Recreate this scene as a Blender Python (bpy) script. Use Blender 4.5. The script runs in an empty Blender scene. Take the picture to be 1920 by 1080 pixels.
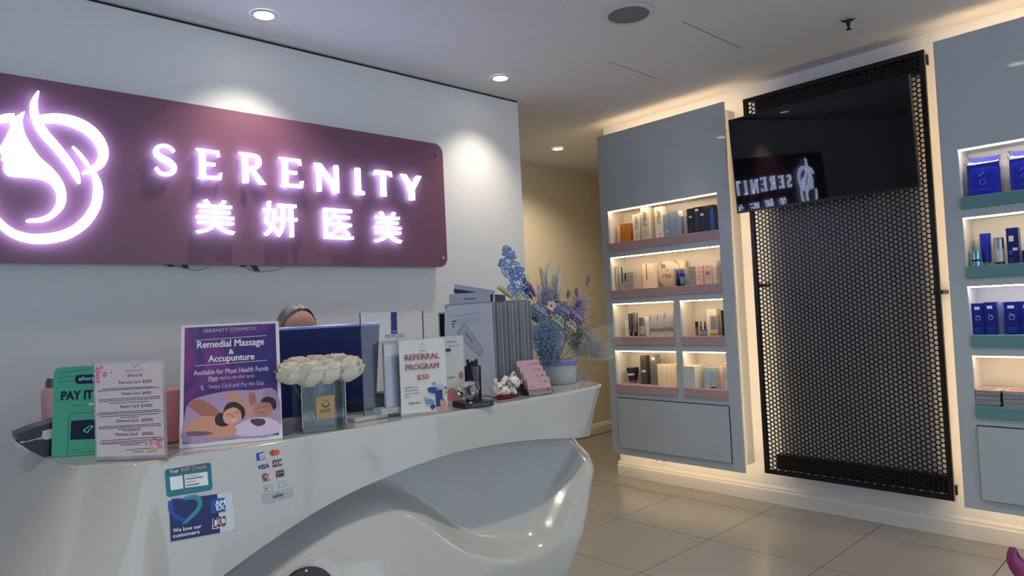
import bpy, bmesh, math, random
from mathutils import Vector, Matrix
from mathutils.bvhtree import BVHTree
from mathutils.geometry import tessellate_polygon

random.seed(7)
sc = bpy.context.scene
col = sc.collection
V = Vector
PI = math.pi

# ------------------------------------------------------------------ camera
F, YAW, PITCH, ROLL, CAMH = 1271.3, 0.7498, 0.0322, -0.0477, 1.3146
_f = V((math.sin(YAW) * math.cos(PITCH), math.cos(YAW) * math.cos(PITCH), math.sin(PITCH)))
_r = V((math.cos(YAW), -math.sin(YAW), 0))
_u = _r.cross(_f)
RGT = _r * math.cos(ROLL) + _u * math.sin(ROLL)
UPV = -_r * math.sin(ROLL) + _u * math.cos(ROLL)
FWD = _f
CAM = V((0, 0, CAMH))
cd = bpy.data.cameras.new('camera')
cd.sensor_width = 36.0
cd.lens = F / 1920 * 36.0
cd.clip_start = 0.02
cam = bpy.data.objects.new('camera', cd)
col.objects.link(cam)
cam.matrix_world = Matrix(((RGT.x, UPV.x, -FWD.x, 0), (RGT.y, UPV.y, -FWD.y, 0), (RGT.z, UPV.z, -FWD.z, CAMH), (0, 0, 0, 1)))
sc.camera = cam

# ------------------------------------------------------------------ world, exposure
DAY = 0.98            # daylight entering through the open shop front behind the camera
SPOT_W = 28.0        # each ceiling downlight
HALO = 9.5           # warm strips behind the cabinets
NICHE = 13.5          # strips over the shelves
SIGN = 4.8          # lit letters
wd = bpy.data.worlds.new('world')
sc.world = wd
wd.use_nodes = True
bg = wd.node_tree.nodes['Background']
bg.inputs[0].default_value = (0.64, 0.80, 1.0, 1)
bg.inputs[1].default_value = DAY
sc.view_settings.view_transform = 'Standard'
sc.view_settings.look = 'None'
sc.view_settings.gamma = 1.0
sc.view_settings.exposure = 0.75
sc.view_settings.use_curve_mapping = False
sc.cycles.max_bounces = 10
sc.cycles.transparent_max_bounces = 24
sc.cycles.sample_clamp_indirect = 6.0

# ------------------------------------------------------------------ pixel helpers (1920 x 1080)
def ray(px, py):
    return RGT * ((px - 960) / F) - UPV * ((py - 540) / F) + FWD
def onz(px, py, z):
    d = ray(px, py); return CAM + d * ((z - CAMH) / d.z)
def onx(px, py, x):
    d = ray(px, py); return CAM + d * (x / d.x)
def ony(px, py, y):
    d = ray(px, py); return CAM + d * (y / d.y)
def onplane(px, py, O, N):
    d = ray(px, py); return CAM + d * ((O - CAM).dot(N) / d.dot(N))
def depth(P):
    return (P - CAM).dot(FWD)

# ------------------------------------------------------------------ materials
def lin(c):
    r = []
    for v in c:
        v = v / 255.0
        r.append(v / 12.92 if v <= 0.04045 else ((v + 0.055) / 1.055) ** 2.4)
    return (r[0], r[1], r[2], 1.0)
_mats = {}
def mat(c, rough=0.5, metal=0.0, emit=0.0, trans=0.0, coat=0.0, ior=1.45, alpha=1.0, bump=0.0, bscale=60.0, spec=0.5, vary=0.0, vscale=4.0, ecol=None):
    key = (tuple(c), rough, metal, emit, trans, coat, ior, alpha, bump, bscale, spec, vary, vscale, ecol)
    if key in _mats:
        return _mats[key]
    m = bpy.data.materials.new('mat_%03d' % len(_mats))
    m.use_nodes = True
    nt = m.node_tree
    p = nt.nodes['Principled BSDF']
    p.inputs['Base Color'].default_value = lin(c)
    p.inputs['Roughness'].default_value = rough
    p.inputs['Metallic'].default_value = metal
    p.inputs['Transmission Weight'].default_value = trans
    p.inputs['Coat Weight'].default_value = coat
    p.inputs['Coat Roughness'].default_value = 0.04
    p.inputs['IOR'].default_value = ior
    p.inputs['Alpha'].default_value = alpha
    p.inputs['Specular IOR Level'].default_value = spec
    if emit:
        p.inputs['Emission Color'].default_value = lin(ecol or c)
        p.inputs['Emission Strength'].default_value = emit
    if bump or vary:
        tc = nt.nodes.new('ShaderNodeTexCoord')
    if bump:
        n = nt.nodes.new('ShaderNodeTexNoise'); n.inputs['Scale'].default_value = bscale; n.inputs['Detail'].default_value = 3
        b = nt.nodes.new('ShaderNodeBump'); b.inputs['Strength'].default_value = bump; b.inputs['Distance'].default_value = 0.01
        nt.links.new(tc.outputs['Object'], n.inputs['Vector'])
        nt.links.new(n.outputs['Fac'], b.inputs['Height'])
        nt.links.new(b.outputs['Normal'], p.inputs['Normal'])
    if vary:
        n = nt.nodes.new('ShaderNodeTexNoise'); n.inputs['Scale'].default_value = vscale; n.inputs['Detail'].default_value = 4
        mx = nt.nodes.new('ShaderNodeMix'); mx.data_type = 'RGBA'
        L = lin(c)
        mx.inputs[6].default_value = tuple(x * (1 - vary) for x in L[:3]) + (1,)
        mx.inputs[7].default_value = tuple(min(1, x * (1 + vary)) for x in L[:3]) + (1,)
        nt.links.new(tc.outputs['Object'], n.inputs['Vector'])
        nt.links.new(n.outputs['Fac'], mx.inputs[0])
        nt.links.new(mx.outputs[2], p.inputs['Base Color'])
    _mats[key] = m
    return m
def clear(tint=(255, 255, 255), body=0.06, rough=0.05, ior=1.4):
    """clear acrylic / film: mostly see-through, a fresnel sheen, a little milky body"""
    key = ('clear', tuple(tint), body, rough, ior)
    if key in _mats:
        return _mats[key]
    m = bpy.data.materials.new('clear_%03d' % len(_mats)); m.use_nodes = True
    nt = m.node_tree; nt.nodes.clear()
    out = nt.nodes.new('ShaderNodeOutputMaterial')
    t = nt.nodes.new('ShaderNodeBsdfTransparent')
    g = nt.nodes.new('ShaderNodeBsdfGlossy'); g.inputs['Roughness'].default_value = rough
    d = nt.nodes.new('ShaderNodeBsdfDiffuse'); d.inputs['Color'].default_value = lin(tint)
    fr = nt.nodes.new('ShaderNodeFresnel'); fr.inputs['IOR'].default_value = ior
    m1 = nt.nodes.new('ShaderNodeMixShader'); m1.inputs[0].default_value = body
    m2 = nt.nodes.new('ShaderNodeMixShader')
    nt.links.new(t.outputs[0], m1.inputs[1]); nt.links.new(d.outputs[0], m1.inputs[2])
    nt.links.new(fr.outputs[0], m2.inputs[0]); nt.links.new(m1.outputs[0], m2.inputs[1]); nt.links.new(g.outputs[0], m2.inputs[2])
    nt.links.new(m2.outputs[0], out.inputs[0])
    _mats[key] = m
    return m

# ------------------------------------------------------------------ objects
def tag(o, label=None, cat=None, group=None, kind=None):
    if label: o['label'] = label
    if cat: o['category'] = cat
    if group: o['group'] = group
    if kind: o['kind'] = kind
    return o
def thing(name, label, cat, loc, group=None):
    o = bpy.data.objects.new(name, None)
    o.empty_display_size = 0.05
    col.objects.link(o)
    o.location = V(loc)
    return tag(o, label, cat, group)
def wloc(o):
    p = V((0, 0, 0))
    while o is not None:
        p = p + o.location; o = o.parent
    return p

class MB:
    """collects world-space geometry; build() links it as ONE mesh object"""
    def __init__(s):
        s.v = []; s.f = []
    def add(s, vs, fs):
        n = len(s.v)
        s.v += [V(p) for p in vs]
        s.f += [tuple(i + n for i in f) for f in fs]
        return s
    def box(s, x0, x1, y0, y1, z0, z1):
        return s.obox(V(((x0 + x1) / 2, (y0 + y1) / 2, (z0 + z1) / 2)), V((abs(x1 - x0) / 2, 0, 0)), V((0, abs(y1 - y0) / 2, 0)), V((0, 0, abs(z1 - z0) / 2)))
    def obox(s, c, a, b, d):
        if a.cross(b).dot(d) < 0: a = -a
        vs = [c + a * i + b * j + d * k for k in (-1, 1) for j in (-1, 1) for i in (-1, 1)]
        return s.add(vs, [(0, 2, 3, 1), (4, 5, 7, 6), (0, 1, 5, 4), (2, 6, 7, 3), (0, 4, 6, 2), (1, 3, 7, 5)])
    def bbox(s, x0, x1, y0, y1, z0, z1, bev=0.004, seg=2):
        bm = bmesh.new()
        bmesh.ops.create_cube(bm, size=1.0)
        for v in bm.verts:
            v.co = V(((x0 + x1) / 2 + v.co.x * (x1 - x0), (y0 + y1) / 2 + v.co.y * (y1 - y0), (z0 + z1) / 2 + v.co.z * (z1 - z0)))
        bmesh.ops.bevel(bm, geom=list(bm.edges), offset=bev, segments=seg, profile=0.5, affect='EDGES')
        bm.verts.index_update()
        s.add([v.co.copy() for v in bm.verts], [tuple(x.index for x in f.verts) for f in bm.faces])
        bm.free(); return s
    def tube(s, pts, r, seg=8, cap=True):
        pts = [V(p) for p in pts]; n = len(pts)
        rs = r if isinstance(r, (list, tuple)) else [r] * n
        rings = []; a = None
        for i, p in enumerate(pts):
            t = (pts[min(i + 1, n - 1)] - pts[max(i - 1, 0)])
            t = t.normalized() if t.length > 1e-9 else V((0, 0, 1))
            if a is None:
                a = t.cross(V((0.31, 0.77, 0.55))).normalized()
            else:
                a = (a - t * a.dot(t)).normalized()
            b = t.cross(a)
            rings.append([p + (a * math.cos(2 * PI * k / seg) + b * math.sin(2 * PI * k / seg)) * rs[i] for k in range(seg)])
        vs = [q for R in rings for q in R]; fs = []
        for i in range(n - 1):
            for k in range(seg):
                k2 = (k + 1) % seg
                fs.append((i * seg + k, i * seg + k2, (i + 1) * seg + k2, (i + 1) * seg + k))
        if cap:
            fs.append(tuple(range(seg - 1, -1, -1))); fs.append(tuple((n - 1) * seg + k for k in range(seg)))
        return s.add(vs, fs)
    def lathe(s, prof, c, seg=24, axis=V((0, 0, 1)), sx=1.0):
        c = V(c); axis = axis.normalized()
        a = axis.cross(V((0.0, 1.0, 0.013))).normalized() if abs(axis.y) < 0.9 else axis.cross(V((1, 0, 0))).normalized()
        b = axis.cross(a)
        vs = []; fs = []
        for (r, h) in prof:
            for k in range(seg):
                t = 2 * PI * k / seg
                vs.append(c + axis * h + (a * math.cos(t) * sx + b * math.sin(t)) * r)
        for i in range(len(prof) - 1):
            for k in range(seg):
                k2 = (k + 1) % seg
                fs.append((i * seg + k, i * seg + k2, (i + 1) * seg + k2, (i + 1) * seg + k))
        fs.append(tuple(range(seg - 1, -1, -1))); fs.append(tuple((len(prof) - 1) * seg + k for k in range(seg)))
        return s.add(vs, fs)
    def ell(s, c, ax, ay, az, seg=16, rings=10):
        """ellipsoid with three axis vectors"""
        c = V(c); vs = [c - az]; fs = []
        for i in range(1, rings):
            t = PI * i / rings - PI / 2
            for k in range(seg):
                p = 2 * PI * k / seg
                vs.append(c + ax * (math.cos(t) * math.cos(p)) + ay * (math.cos(t) * math.sin(p)) + az * math.sin(t))
        vs.append(c + az)
        for k in range(seg): fs.append((0, 1 + (k + 1) % seg, 1 + k))
        for i in range(rings - 2):
            for k in range(seg):
                k2 = (k + 1) % seg
                fs.append((1 + i * seg + k, 1 + i * seg + k2, 1 + (i + 1) * seg + k2, 1 + (i + 1) * seg + k))
        L = len(vs) - 1
        for k in range(seg): fs.append((L, 1 + (rings - 2) * seg + k, 1 + (rings - 2) * seg + (k + 1) % seg))
        return s.add(vs, fs)
    def sph(s, c, r, seg=14, rings=8):
        return s.ell(c, V((r, 0, 0)), V((0, r, 0)), V((0, 0, r)), seg, rings)
    def grid(s, rows, closed=False):
        """rows: list of lists of points"""
        n = len(rows[0]); vs = [p for R in rows for p in R]; fs = []
        for i in range(len(rows) - 1):
            for k in range(n if closed else n - 1):
                k2 = (k + 1) % n
                fs.append((i * n + k, i * n + k2, (i + 1) * n + k2, (i + 1) * n + k))
        return s.add(vs, fs)
    def flat(s, pts):
        """a planar, possibly concave polygon, tessellated"""
        pts = [V(p) for p in pts]
        tris = tessellate_polygon([pts])
        return s.add(pts, [tuple(t) for t in tris])
    def prism(s, lo, hi):
        """solid between two congruent outlines"""
        lo = [V(p) for p in lo]; hi = [V(p) for p in hi]; n = len(lo)
        tris = tessellate_polygon([hi])
        fs = [tuple(i + n for i in t) for t in tris] + [tuple(reversed(t)) for t in tris]
        fs += [(i, (i + 1) % n, n + (i + 1) % n, n + i) for i in range(n)]
        return s.add(lo + hi, fs)
    def build(s, name, m, parent=None, smooth=False, origin=None, fix=True):
        if parent is not None:
            o0 = wloc(parent)
        elif origin is not None:
            o0 = V(origin)
        else:
            xs = [p.x for p in s.v]; ys = [p.y for p in s.v]; zs = [p.z for p in s.v]
            o0 = V(((min(xs) + max(xs)) / 2, (min(ys) + max(ys)) / 2, min(zs)))
        me = bpy.data.meshes.new(name)
        me.from_pydata([tuple(p - o0) for p in s.v], [], s.f)
        if fix:
            bm = bmesh.new(); bm.from_mesh(me); bmesh.ops.recalc_face_normals(bm, faces=bm.faces); bm.to_mesh(me); bm.free()
        me.materials.append(m)
        if smooth:
            me.polygons.foreach_set('use_smooth', [True] * len(me.polygons))
            try: me.set_sharp_from_angle(angle=math.radians(50))
            except Exception: pass
        o = bpy.data.objects.new(name, me)
        col.objects.link(o)
        if parent is not None: o.parent = parent
        else: o.location = o0
        return o

def spline(pts, n=8, closed=False):
    P = [V(p) if len(p) == 3 else V((p[0], p[1], 0)) for p in pts]
    out = []; N = len(P)
    for i in range(N if closed else N - 1):
        if closed: a, b, c, d = P[(i - 1) % N], P[i], P[(i + 1) % N], P[(i + 2) % N]
        else: a, b, c, d = P[max(i - 1, 0)], P[i], P[i + 1], P[min(i + 2, N - 1)]
        for k in range(n):
            t = k / n
            out.append(0.5 * (2 * b + (c - a) * t + (2 * a - 5 * b + 4 * c - d) * t * t + (-a + 3 * b - 3 * c + d) * t ** 3))
    if not closed: out.append(P[-1].copy())
    return out
def interp(x, tab):
    if x <= tab[0][0]: return tab[0][1]
    for (a, b), (c, d) in zip(tab, tab[1:]):
        if x <= c: return b + (d - b) * (x - a) / (c - a)
    return tab[-1][1]
def sstep(a, b, x):
    t = min(1, max(0, (x - a) / (b - a))); return t * t * (3 - 2 * t)

# flat carriers: a(right) b(up) n(out) -> world point
class Pan:
    def __init__(s, O, U, Vv):
        s.O = V(O); s.U = V(U).normalized(); s.V = (V(Vv) - s.U * V(Vv).dot(s.U)).normalized(); s.N = s.U.cross(s.V)
    def pt(s, a, b, n=0.0): return s.O + s.U * a + s.V * b + s.N * n
    def uv(s, px, py):
        d = onplane(px, py, s.O, s.N) - s.O
        return (d.dot(s.U), d.dot(s.V))
    def slab(s, mb, a0, a1, b0, b1, n0, n1):
        return mb.obox(s.pt((a0 + a1) / 2, (b0 + b1) / 2, (n0 + n1) / 2), s.U * (abs(a1 - a0) / 2), s.V * (abs(b1 - b0) / 2), s.N * (abs(n1 - n0) / 2))
    def poly(s, mb, ab, n0, n1): return mb.prism([s.pt(a, b, n0) for a, b in ab], [s.pt(a, b, n1) for a, b in ab])

class Decal:
    """a sticker pressed on to a curved mesh: four pixels (bl, br, tr, tl) found on the surface; a, b in 0..1"""
    def __init__(s, bvh, bl, br, tr, tl):
        s.bvh = bvh; s.c = (bl, br, tr, tl)
    def px(s, a, b):
        (x0, y0), (x1, y1), (x2, y2), (x3, y3) = s.c
        return ((x0 * (1 - a) + x1 * a) * (1 - b) + (x3 * (1 - a) + x2 * a) * b, (y0 * (1 - a) + y1 * a) * (1 - b) + (y3 * (1 - a) + y2 * a) * b)
    def uv(s, px, py):
        a, b = 0.5, 0.5
        for _ in range(12):
            x, y = s.px(a, b); xa, ya = s.px(a + .01, b); xb, yb = s.px(a, b + .01)
            j = [[(xa - x) / .01, (xb - x) / .01], [(ya - y) / .01, (yb - y) / .01]]
            det = j[0][0] * j[1][1] - j[0][1] * j[1][0]
            ex, ey = px - x, py - y
            a += (ex * j[1][1] - ey * j[0][1]) / det; b += (ey * j[0][0] - ex * j[1][0]) / det
        return a, b
    def pt(s, a, b, n=0.0):
        x, y = s.px(a, b); d = ray(x, y).normalized()
        hit, nor, idx, dist = s.bvh.ray_cast(CAM, d)
        if hit is None: hit = CAM + d * 1.6; nor = -d
        if nor.dot(d) > 0: nor = -nor
        return hit + nor * n
    def patch(s, mb, a0, a1, b0, b1, n, na=14, nb=8, base=None):
        rows = [[s.pt(a0 + (a1 - a0) * i / na, b0 + (b1 - b0) * j / nb, n) for i in range(na + 1)] for j in range(nb + 1)]
        return mb.grid(rows)
    def poly(s, mb, ab, n0, n1):
        tris = [[ab[i] for i in t] for t in tessellate_polygon([[V((a, b, 0)) for a, b in ab]])]
        for _ in range(2 if len(ab) < 12 else 1):       # split so the film follows the curve
            nx = []
            for p, q, r in tris:
                m = lambda u, v: ((u[0] + v[0]) / 2, (u[1] + v[1]) / 2)
                pq_, qr_, rp_ = m(p, q), m(q, r), m(r, p)
                nx += [[p, pq_, rp_], [pq_, q, qr_], [rp_, qr_, r], [pq_, qr_, rp_]]
            tris = nx
        idx = {}; vs = []; fs = []
        for t in tris:
            f = []
            for p in t:
                k = (round(p[0], 6), round(p[1], 6))
                if k not in idx: idx[k] = len(vs); vs.append(s.pt(p[0], p[1], n1))
                f.append(idx[k])
            fs.append(tuple(f))
        return mb.add(vs, fs)

_tx = {}
def textmesh(body, bold=0.0):
    key = (body, bold)
    if key not in _tx:
        cu = bpy.data.curves.new('t', 'FONT'); cu.body = body; cu.size = 1.0; cu.offset = bold; cu.resolution_u = 3
        ob = bpy.data.objects.new('t', cu)
        me = ob.to_mesh()
        vs = [v.co.copy() for v in me.vertices]; fs = [tuple(p.vertices) for p in me.polygons]
        ob.to_mesh_clear(); bpy.data.objects.remove(ob); bpy.data.curves.remove(cu)
        _tx[key] = (vs, fs)
    return _tx[key]
def text(carrier, body, a0, b0, a1, b1, n, mb=None, bold=0.0, slant=0.0, vertical=False, thick=0.0):
    """fit the words into the rectangle a0..a1, b0..b1 of a carrier"""
    mb = mb or MB()
    vs, fs = textmesh(body, bold)
    if not vs: return mb
    x0 = min(v.x for v in vs); x1 = max(v.x for v in vs); y0 = min(v.y for v in vs); y1 = max(v.y for v in vs)
    out = []
    for v in vs:
        s = (v.x - x0) / max(1e-6, x1 - x0); t = (v.y - y0) / max(1e-6, y1 - y0)
        if vertical: s, t = t, 1 - s
        out.append((a0 + (a1 - a0) * s + slant * (t - .5) * (b1 - b0), b0 + (b1 - b0) * t))
    N = len(out)
    if thick:
        f2 = [tuple(i + N for i in f) for f in fs] + [tuple(reversed(f)) for f in fs]
        ed = {}
        for f in fs:
            for i in range(len(f)):
                e = (f[i], f[(i + 1) % len(f)])
                if (e[1], e[0]) in ed: del ed[(e[1], e[0])]
                else: ed[e] = 1
        f2 += [(a, b, b + N, a + N) for a, b in ed]
        mb.add([carrier.pt(a, b, n) for a, b in out] + [carrier.pt(a, b, n + thick) for a, b in out], f2)
    else:
        mb.add([carrier.pt(a, b, n) for a, b in out], fs)
    return mb
def ptext(carrier, body, bl, tr, n, mb=None, **kw):
    a0, b0 = carrier.uv(*bl); a1, b1 = carrier.uv(*tr)
    return text(carrier, body, a0, b0, a1, b1, n, mb, **kw)
def lt(carrier, body, bl, xr, cap, n, slope=-0.06, bold=0.0, slant=0.0):
    """a line of words: baseline start pixel, right end pixel column, height of a capital in pixels"""
    vs, fs = textmesh(body, 0.0)
    hc_ = 0.73 if any(ord(ch) > 0x3000 for ch in body) else max(v.y for v in textmesh('H')[0])
    a0, b0 = carrier.uv(*bl); a1 = carrier.uv(xr, bl[1] + slope * (xr - bl[0]))[0]
    k = (carrier.uv(bl[0], bl[1] - cap)[1] - b0) / hc_
    x0 = min(v.x for v in vs); x1 = max(v.x for v in vs)
    mb = MB(); w = abs(a1 - a0) / (x1 - x0)
    for i, (dx, dy) in enumerate(((0, 0), (-1, 0), (1, 0), (0, .6), (0, -.6)) if bold else ((0, 0),)):     # heavier face: overlaid outlines
        mb.add([carrier.pt(a0 + (a1 - a0) * (v.x - x0) / (x1 - x0) + slant * v.y * k + dx * bold * 1.6 * w, b0 + v.y * k + dy * bold * 1.6 * k, n + .00003 * i) for v in vs], fs)
    return mb
def circ(c, r, n=20, ry=None):
    ry = ry or r
    return [(c[0] + r * math.cos(2 * PI * k / n), c[1] + ry * math.sin(2 * PI * k / n)) for k in range(n)]
def stroke(pts, w):
    """closed outline of a brush stroke through 2D points with a width at each"""
    n = len(pts); L = []; R = []
    for i in range(n):
        a = V(pts[max(i - 1, 0)]); b = V(pts[min(i + 1, n - 1)]); t = (b - a)
        t = t.normalized() if t.length > 1e-9 else V((1, 0))
        nx, ny = -t.y, t.x; ww = w[i] / 2 if isinstance(w, (list, tuple)) else w / 2
        L.append((pts[i][0] + nx * ww, pts[i][1] + ny * ww)); R.append((pts[i][0] - nx * ww, pts[i][1] - ny * ww))
    return L + R[::-1]
def sstroke(pts, w, n=6):
    """smooth stroke"""
    P = spline(pts, n); N = len(pts)
    W = []
    for i in range(len(P)):
        t = i / n; k = min(int(t), N - 2); fr = t - k
        W.append((w[k] * (1 - fr) + w[k + 1] * fr) if isinstance(w, (list, tuple)) else w)
    return stroke([(p.x, p.y) for p in P], W)
def ringpoly(mb, carrier, c, r0, r1, n, seg=24, ry=1.0, a0=0.0, a1=2 * PI):
    vs = []; fs = []
    for k in range(seg + 1):
        t = a0 + (a1 - a0) * k / seg
        for r in (r0, r1): vs.append(carrier.pt(c[0] + r * math.cos(t), c[1] + r * ry * math.sin(t), n))
    for k in range(seg): fs.append((2 * k, 2 * k + 1, 2 * k + 3, 2 * k + 2))
    return mb.add(vs, fs)
# ================================================================== THE ROOM
H = 2.70
YW, XE = 3.2099, 3.1192          # sign wall plane, its free end
XW, YE = 4.1717, 3.343           # cabinet wall plane, its free end
YC = 4.5875                      # end wall of the passage behind
XL, YF, XP = -2.6, -3.0, 6.6
M_WALL = mat((232, 232, 232), 0.6, bump=0.02, bscale=220)
M_CEIL = mat((216, 216, 218), 0.75)
M_PASS = mat((214, 206, 190), 0.65)
M_TRIM = mat((226, 224, 218), 0.4)
M_TILE = mat((150, 146, 138), 0.2, vary=0.05, vscale=1.6)
M_GROUT = mat((70, 66, 60), 0.8)
M_BLACK = mat((9, 10, 13), 0.38)
M_CHROME = mat((190, 190, 192), 0.18, metal=1.0)
M_WHITE = mat((228, 228, 228), 0.45)

def struct(mb, name, m, smooth=False):
    return tag(mb.build(name, m, smooth=smooth), kind='structure')

fl = struct(MB().box(XL, XP, YF, YC, -0.06, -0.004), 'floor', M_GROUT)
TPX, TPY, TX0, TY0, GAP = 0.6115, 0.6170, 3.928, 3.311, 0.0022
tile_me = {}
for i in range(-11, 5):
    for j in range(-11, 3):
        x0, x1 = TX0 + i * TPX + GAP, TX0 + (i + 1) * TPX - GAP
        y0, y1 = TY0 + j * TPY + GAP, TY0 + (j + 1) * TPY - GAP
        x0, x1, y0, y1 = max(x0, XL), min(x1, XP), max(y0, YF), min(y1, YC)
        if x1 - x0 < 0.05 or y1 - y0 < 0.05: continue
        key = (round(x1 - x0, 4), round(y1 - y0, 4))
        if key not in tile_me:
            t = MB().box(-key[0] / 2, key[0] / 2, -key[1] / 2, key[1] / 2, -0.006, 0.0).build('tile', M_TILE, fl)
            t.data.transform(Matrix.Translation(wloc(fl)))
            tile_me[key] = t.data
        else:
            t = bpy.data.objects.new('tile', tile_me[key]); col.objects.link(t); t.parent = fl
        t.location = V(((x0 + x1) / 2, (y0 + y1) / 2, 0)) - fl.location

cl = struct(MB().box(XL, XP, YF, YC + 0.1, H, H + 0.1), 'ceiling', M_CEIL)
M_SEAM = mat((120, 118, 116), 0.8)
for (a, b) in (((2.927, 1.809), (3.51, 1.809)), ((3.05, 2.382), (3.513, 2.382))):
    MB().box(a[0], b[0], a[1] - 0.0022, a[1] + 0.0022, H - 0.0012, H + 0.001).build('access_panel_seam', M_SEAM, cl)
wb = struct(MB().box(XL, XE, YW, YW + 0.14, 0, H - 0.0105).box(XL, XE, YW + 0.012, YW + 0.14, H - 0.0105, H), 'wall_back', M_WALL)
MB().box(0.2, XE - 0.006, YW - 0.0006, YW + 0.0125, H - 0.0105, H - 0.001).build('shadow_gap_shade', mat((38, 40, 46), 0.7), wb)  # shade of the ceiling gap, painted as a dark strip filling it
wr = struct(MB().box(XW, XW + 0.14, YF, YE, 0, H), 'wall_right', M_WALL)
struct(MB().box(XL, XP, YC, YC + 0.1, 0, H), 'wall_passage', M_PASS)
struct(MB().box(XL - 0.1, XL, YF, YC, 0, H), 'wall_left', M_WALL)
struct(MB().box(XP, XP + 0.1, YE, YC, 0, H), 'wall_passage_end', M_PASS)
struct(MB().box(XW + 0.14, XP, YE - 0.12, YE, 0, H), 'wall_passage_side', M_PASS)

def skirting(name, path, out):
    """stepped skirting board along a straight path; out = direction into the room"""
    prof = [(0, 0), (0.016, 0), (0.016, 0.078), (0.013, 0.083), (0.010, 0.086), (0.010, 0.096), (0.006, 0.103), (0.003, 0.108), (0, 0.110)]
    a, b = V(path[0]), V(path[1]); o = V(out)
    mb = MB().prism([a + o * d + V((0, 0, h)) for d, h in prof], [b + o * d + V((0, 0, h)) for d, h in prof])
    return struct(mb, name, M_TRIM)
skirting('baseboard_right', ((XW, YF, 0), (XW, YE + 0.016, 0)), (-1, 0, 0))
skirting('baseboard_wall_end', ((XW, YE, 0), (XW + 0.14, YE, 0)), (0, 1, 0))
skirting('baseboard_passage', ((XL, YC, 0), (XP, YC, 0)), (0, -1, 0))
skirting('baseboard_back', ((XL, YW, 0), (XE, YW, 0)), (0, -1, 0))
# shop front behind the camera: glazed opening with a frame; daylight enters here
wn = tag(MB().box(XL, XW, YF, YF + 0.06, H - 0.12, H).build('window_1', mat((60, 62, 66), 0.4)), kind='structure')
for k in range(5):
    x = XL + (XW - XL) * k / 4
    MB().box(max(XL, x - 0.03), min(XW, x + 0.03), YF, YF + 0.06, 0, H - 0.12).build('mullion', mat((60, 62, 66), 0.4), wn)

# ------------------------------------------------------------------ ceiling fittings
def downlight(x, y, label, group='recessed ceiling downlights', w=SPOT_W, temp=(1.0, 0.89, 0.72), size=104):
    t = thing('downlight', label, 'ceiling light', (x, y, H - 0.006), group)
    ring = MB(); n = 32
    for r0, r1, z0, z1 in ((0.044, 0.056, H - 0.008, H - 0.0015),):
        prof = [(r0, z1), (r0, z0), (r1 - 0.004, z0), (r1, z1)]
        rows = [[V((x + r * math.cos(2 * PI * k / n), y + r * math.sin(2 * PI * k / n), z)) for k in range(n)] for r, z in prof]
        ring.grid(rows, closed=True)
    ring.build('trim_ring', mat((205, 205, 208), 0.3), t, smooth=True)
    MB().lathe([(0.0001, -0.003), (0.044, -0.003), (0.044, 0.0)], (x, y, H - 0.001), 32).build('lens', mat((255, 250, 238), 0.5, emit=7.0), t)
    ld = bpy.data.lights.new('downlight_beam', 'SPOT'); ld.energy = w; ld.color = temp
    ld.spot_size = math.radians(size); ld.spot_blend = 0.85; ld.shadow_soft_size = 0.04
    lo = bpy.data.objects.new('downlight_beam', ld); col.objects.link(lo); lo.parent = t; lo.location = (0, 0, -0.012)
    return t
downlight(1.28, 2.928, 'round ceiling downlight directly above the word on the pink sign', w=SPOT_W * 0.85)
downlight(2.715, 2.93, 'round ceiling downlight above the right end of the pink sign', w=SPOT_W * 0.72)
downlight(4.328, 3.978, 'small round downlight in the passage ceiling beside the cabinet', w=36.0, temp=(1.0, 0.82, 0.58), size=140)
downlight(2.765, 0.872, 'round ceiling downlight over the open floor, mirrored in the right cabinet')
downlight(1.28, 0.872, 'round ceiling downlight over the floor in front of the counter')
downlight(-0.16, 0.872, 'round ceiling downlight over the floor left of the counter')
downlight(1.28, -1.18, 'round ceiling downlight nearest the shop front, left one')
downlight(2.765, -1.18, 'round ceiling downlight nearest the shop front, right one')

sp = thing('ceiling_speaker', 'large round grey speaker grille set in the ceiling', 'speaker', (2.628, 1.915, H - 0.012))
cx, cy = 2.628, 1.915; n = 40
prof = [(0.098, H - 0.001), (0.098, H - 0.010), (0.112, H - 0.010), (0.118, H - 0.001)]
MB().grid([[V((cx + r * math.cos(2 * PI * k / n), cy + r * math.sin(2 * PI * k / n), z)) for k in range(n)] for r, z in prof], closed=True).build('trim_ring', mat((198, 198, 202), 0.4), sp, smooth=True)
MB().lathe([(0.0001, -0.007), (0.07, -0.007), (0.098, -0.005), (0.098, 0.0)], (cx, cy, H - 0.001), 40).build('grille', mat((118, 120, 126), 0.7, bump=0.4, bscale=900), sp)

x, y = 3.594, 1.276
sk = thing('fire_sprinkler', 'small chrome fire sprinkler hanging from the ceiling', 'sprinkler', (x, y, H - 0.05))
MB().lathe([(0.003, -0.012), (0.02, -0.011), (0.036, -0.002), (0.037, 0.0)], (x, y, H - 0.0005), 24).build('escutcheon', M_CHROME, sk, smooth=True)
MB().lathe([(0.010, -0.020), (0.010, 0.0)], (x, y, H - 0.012), 12).build('neck', mat((70, 70, 70), .35, metal=1.0), sk)
fr = MB()
for s in (-1, 1):
    fr.tube([(x + s * 0.009, y, H - 0.026), (x + s * 0.013, y, H - 0.036), (x + s * 0.009, y, H - 0.046), (x, y, H - 0.050)], 0.0018, 6)
fr.tube([(x, y, H - 0.026), (x, y, H - 0.050)], 0.002, 6)
fr.build('frame_arms', mat((70, 70, 70), .35, metal=1.0), sk)
MB().lathe([(0.0001, -0.002), (0.013, -0.002), (0.013, 0.0)], (x, y, H - 0.050), 16).build('deflector', mat((70, 70, 70), .35, metal=1.0), sk)

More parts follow.
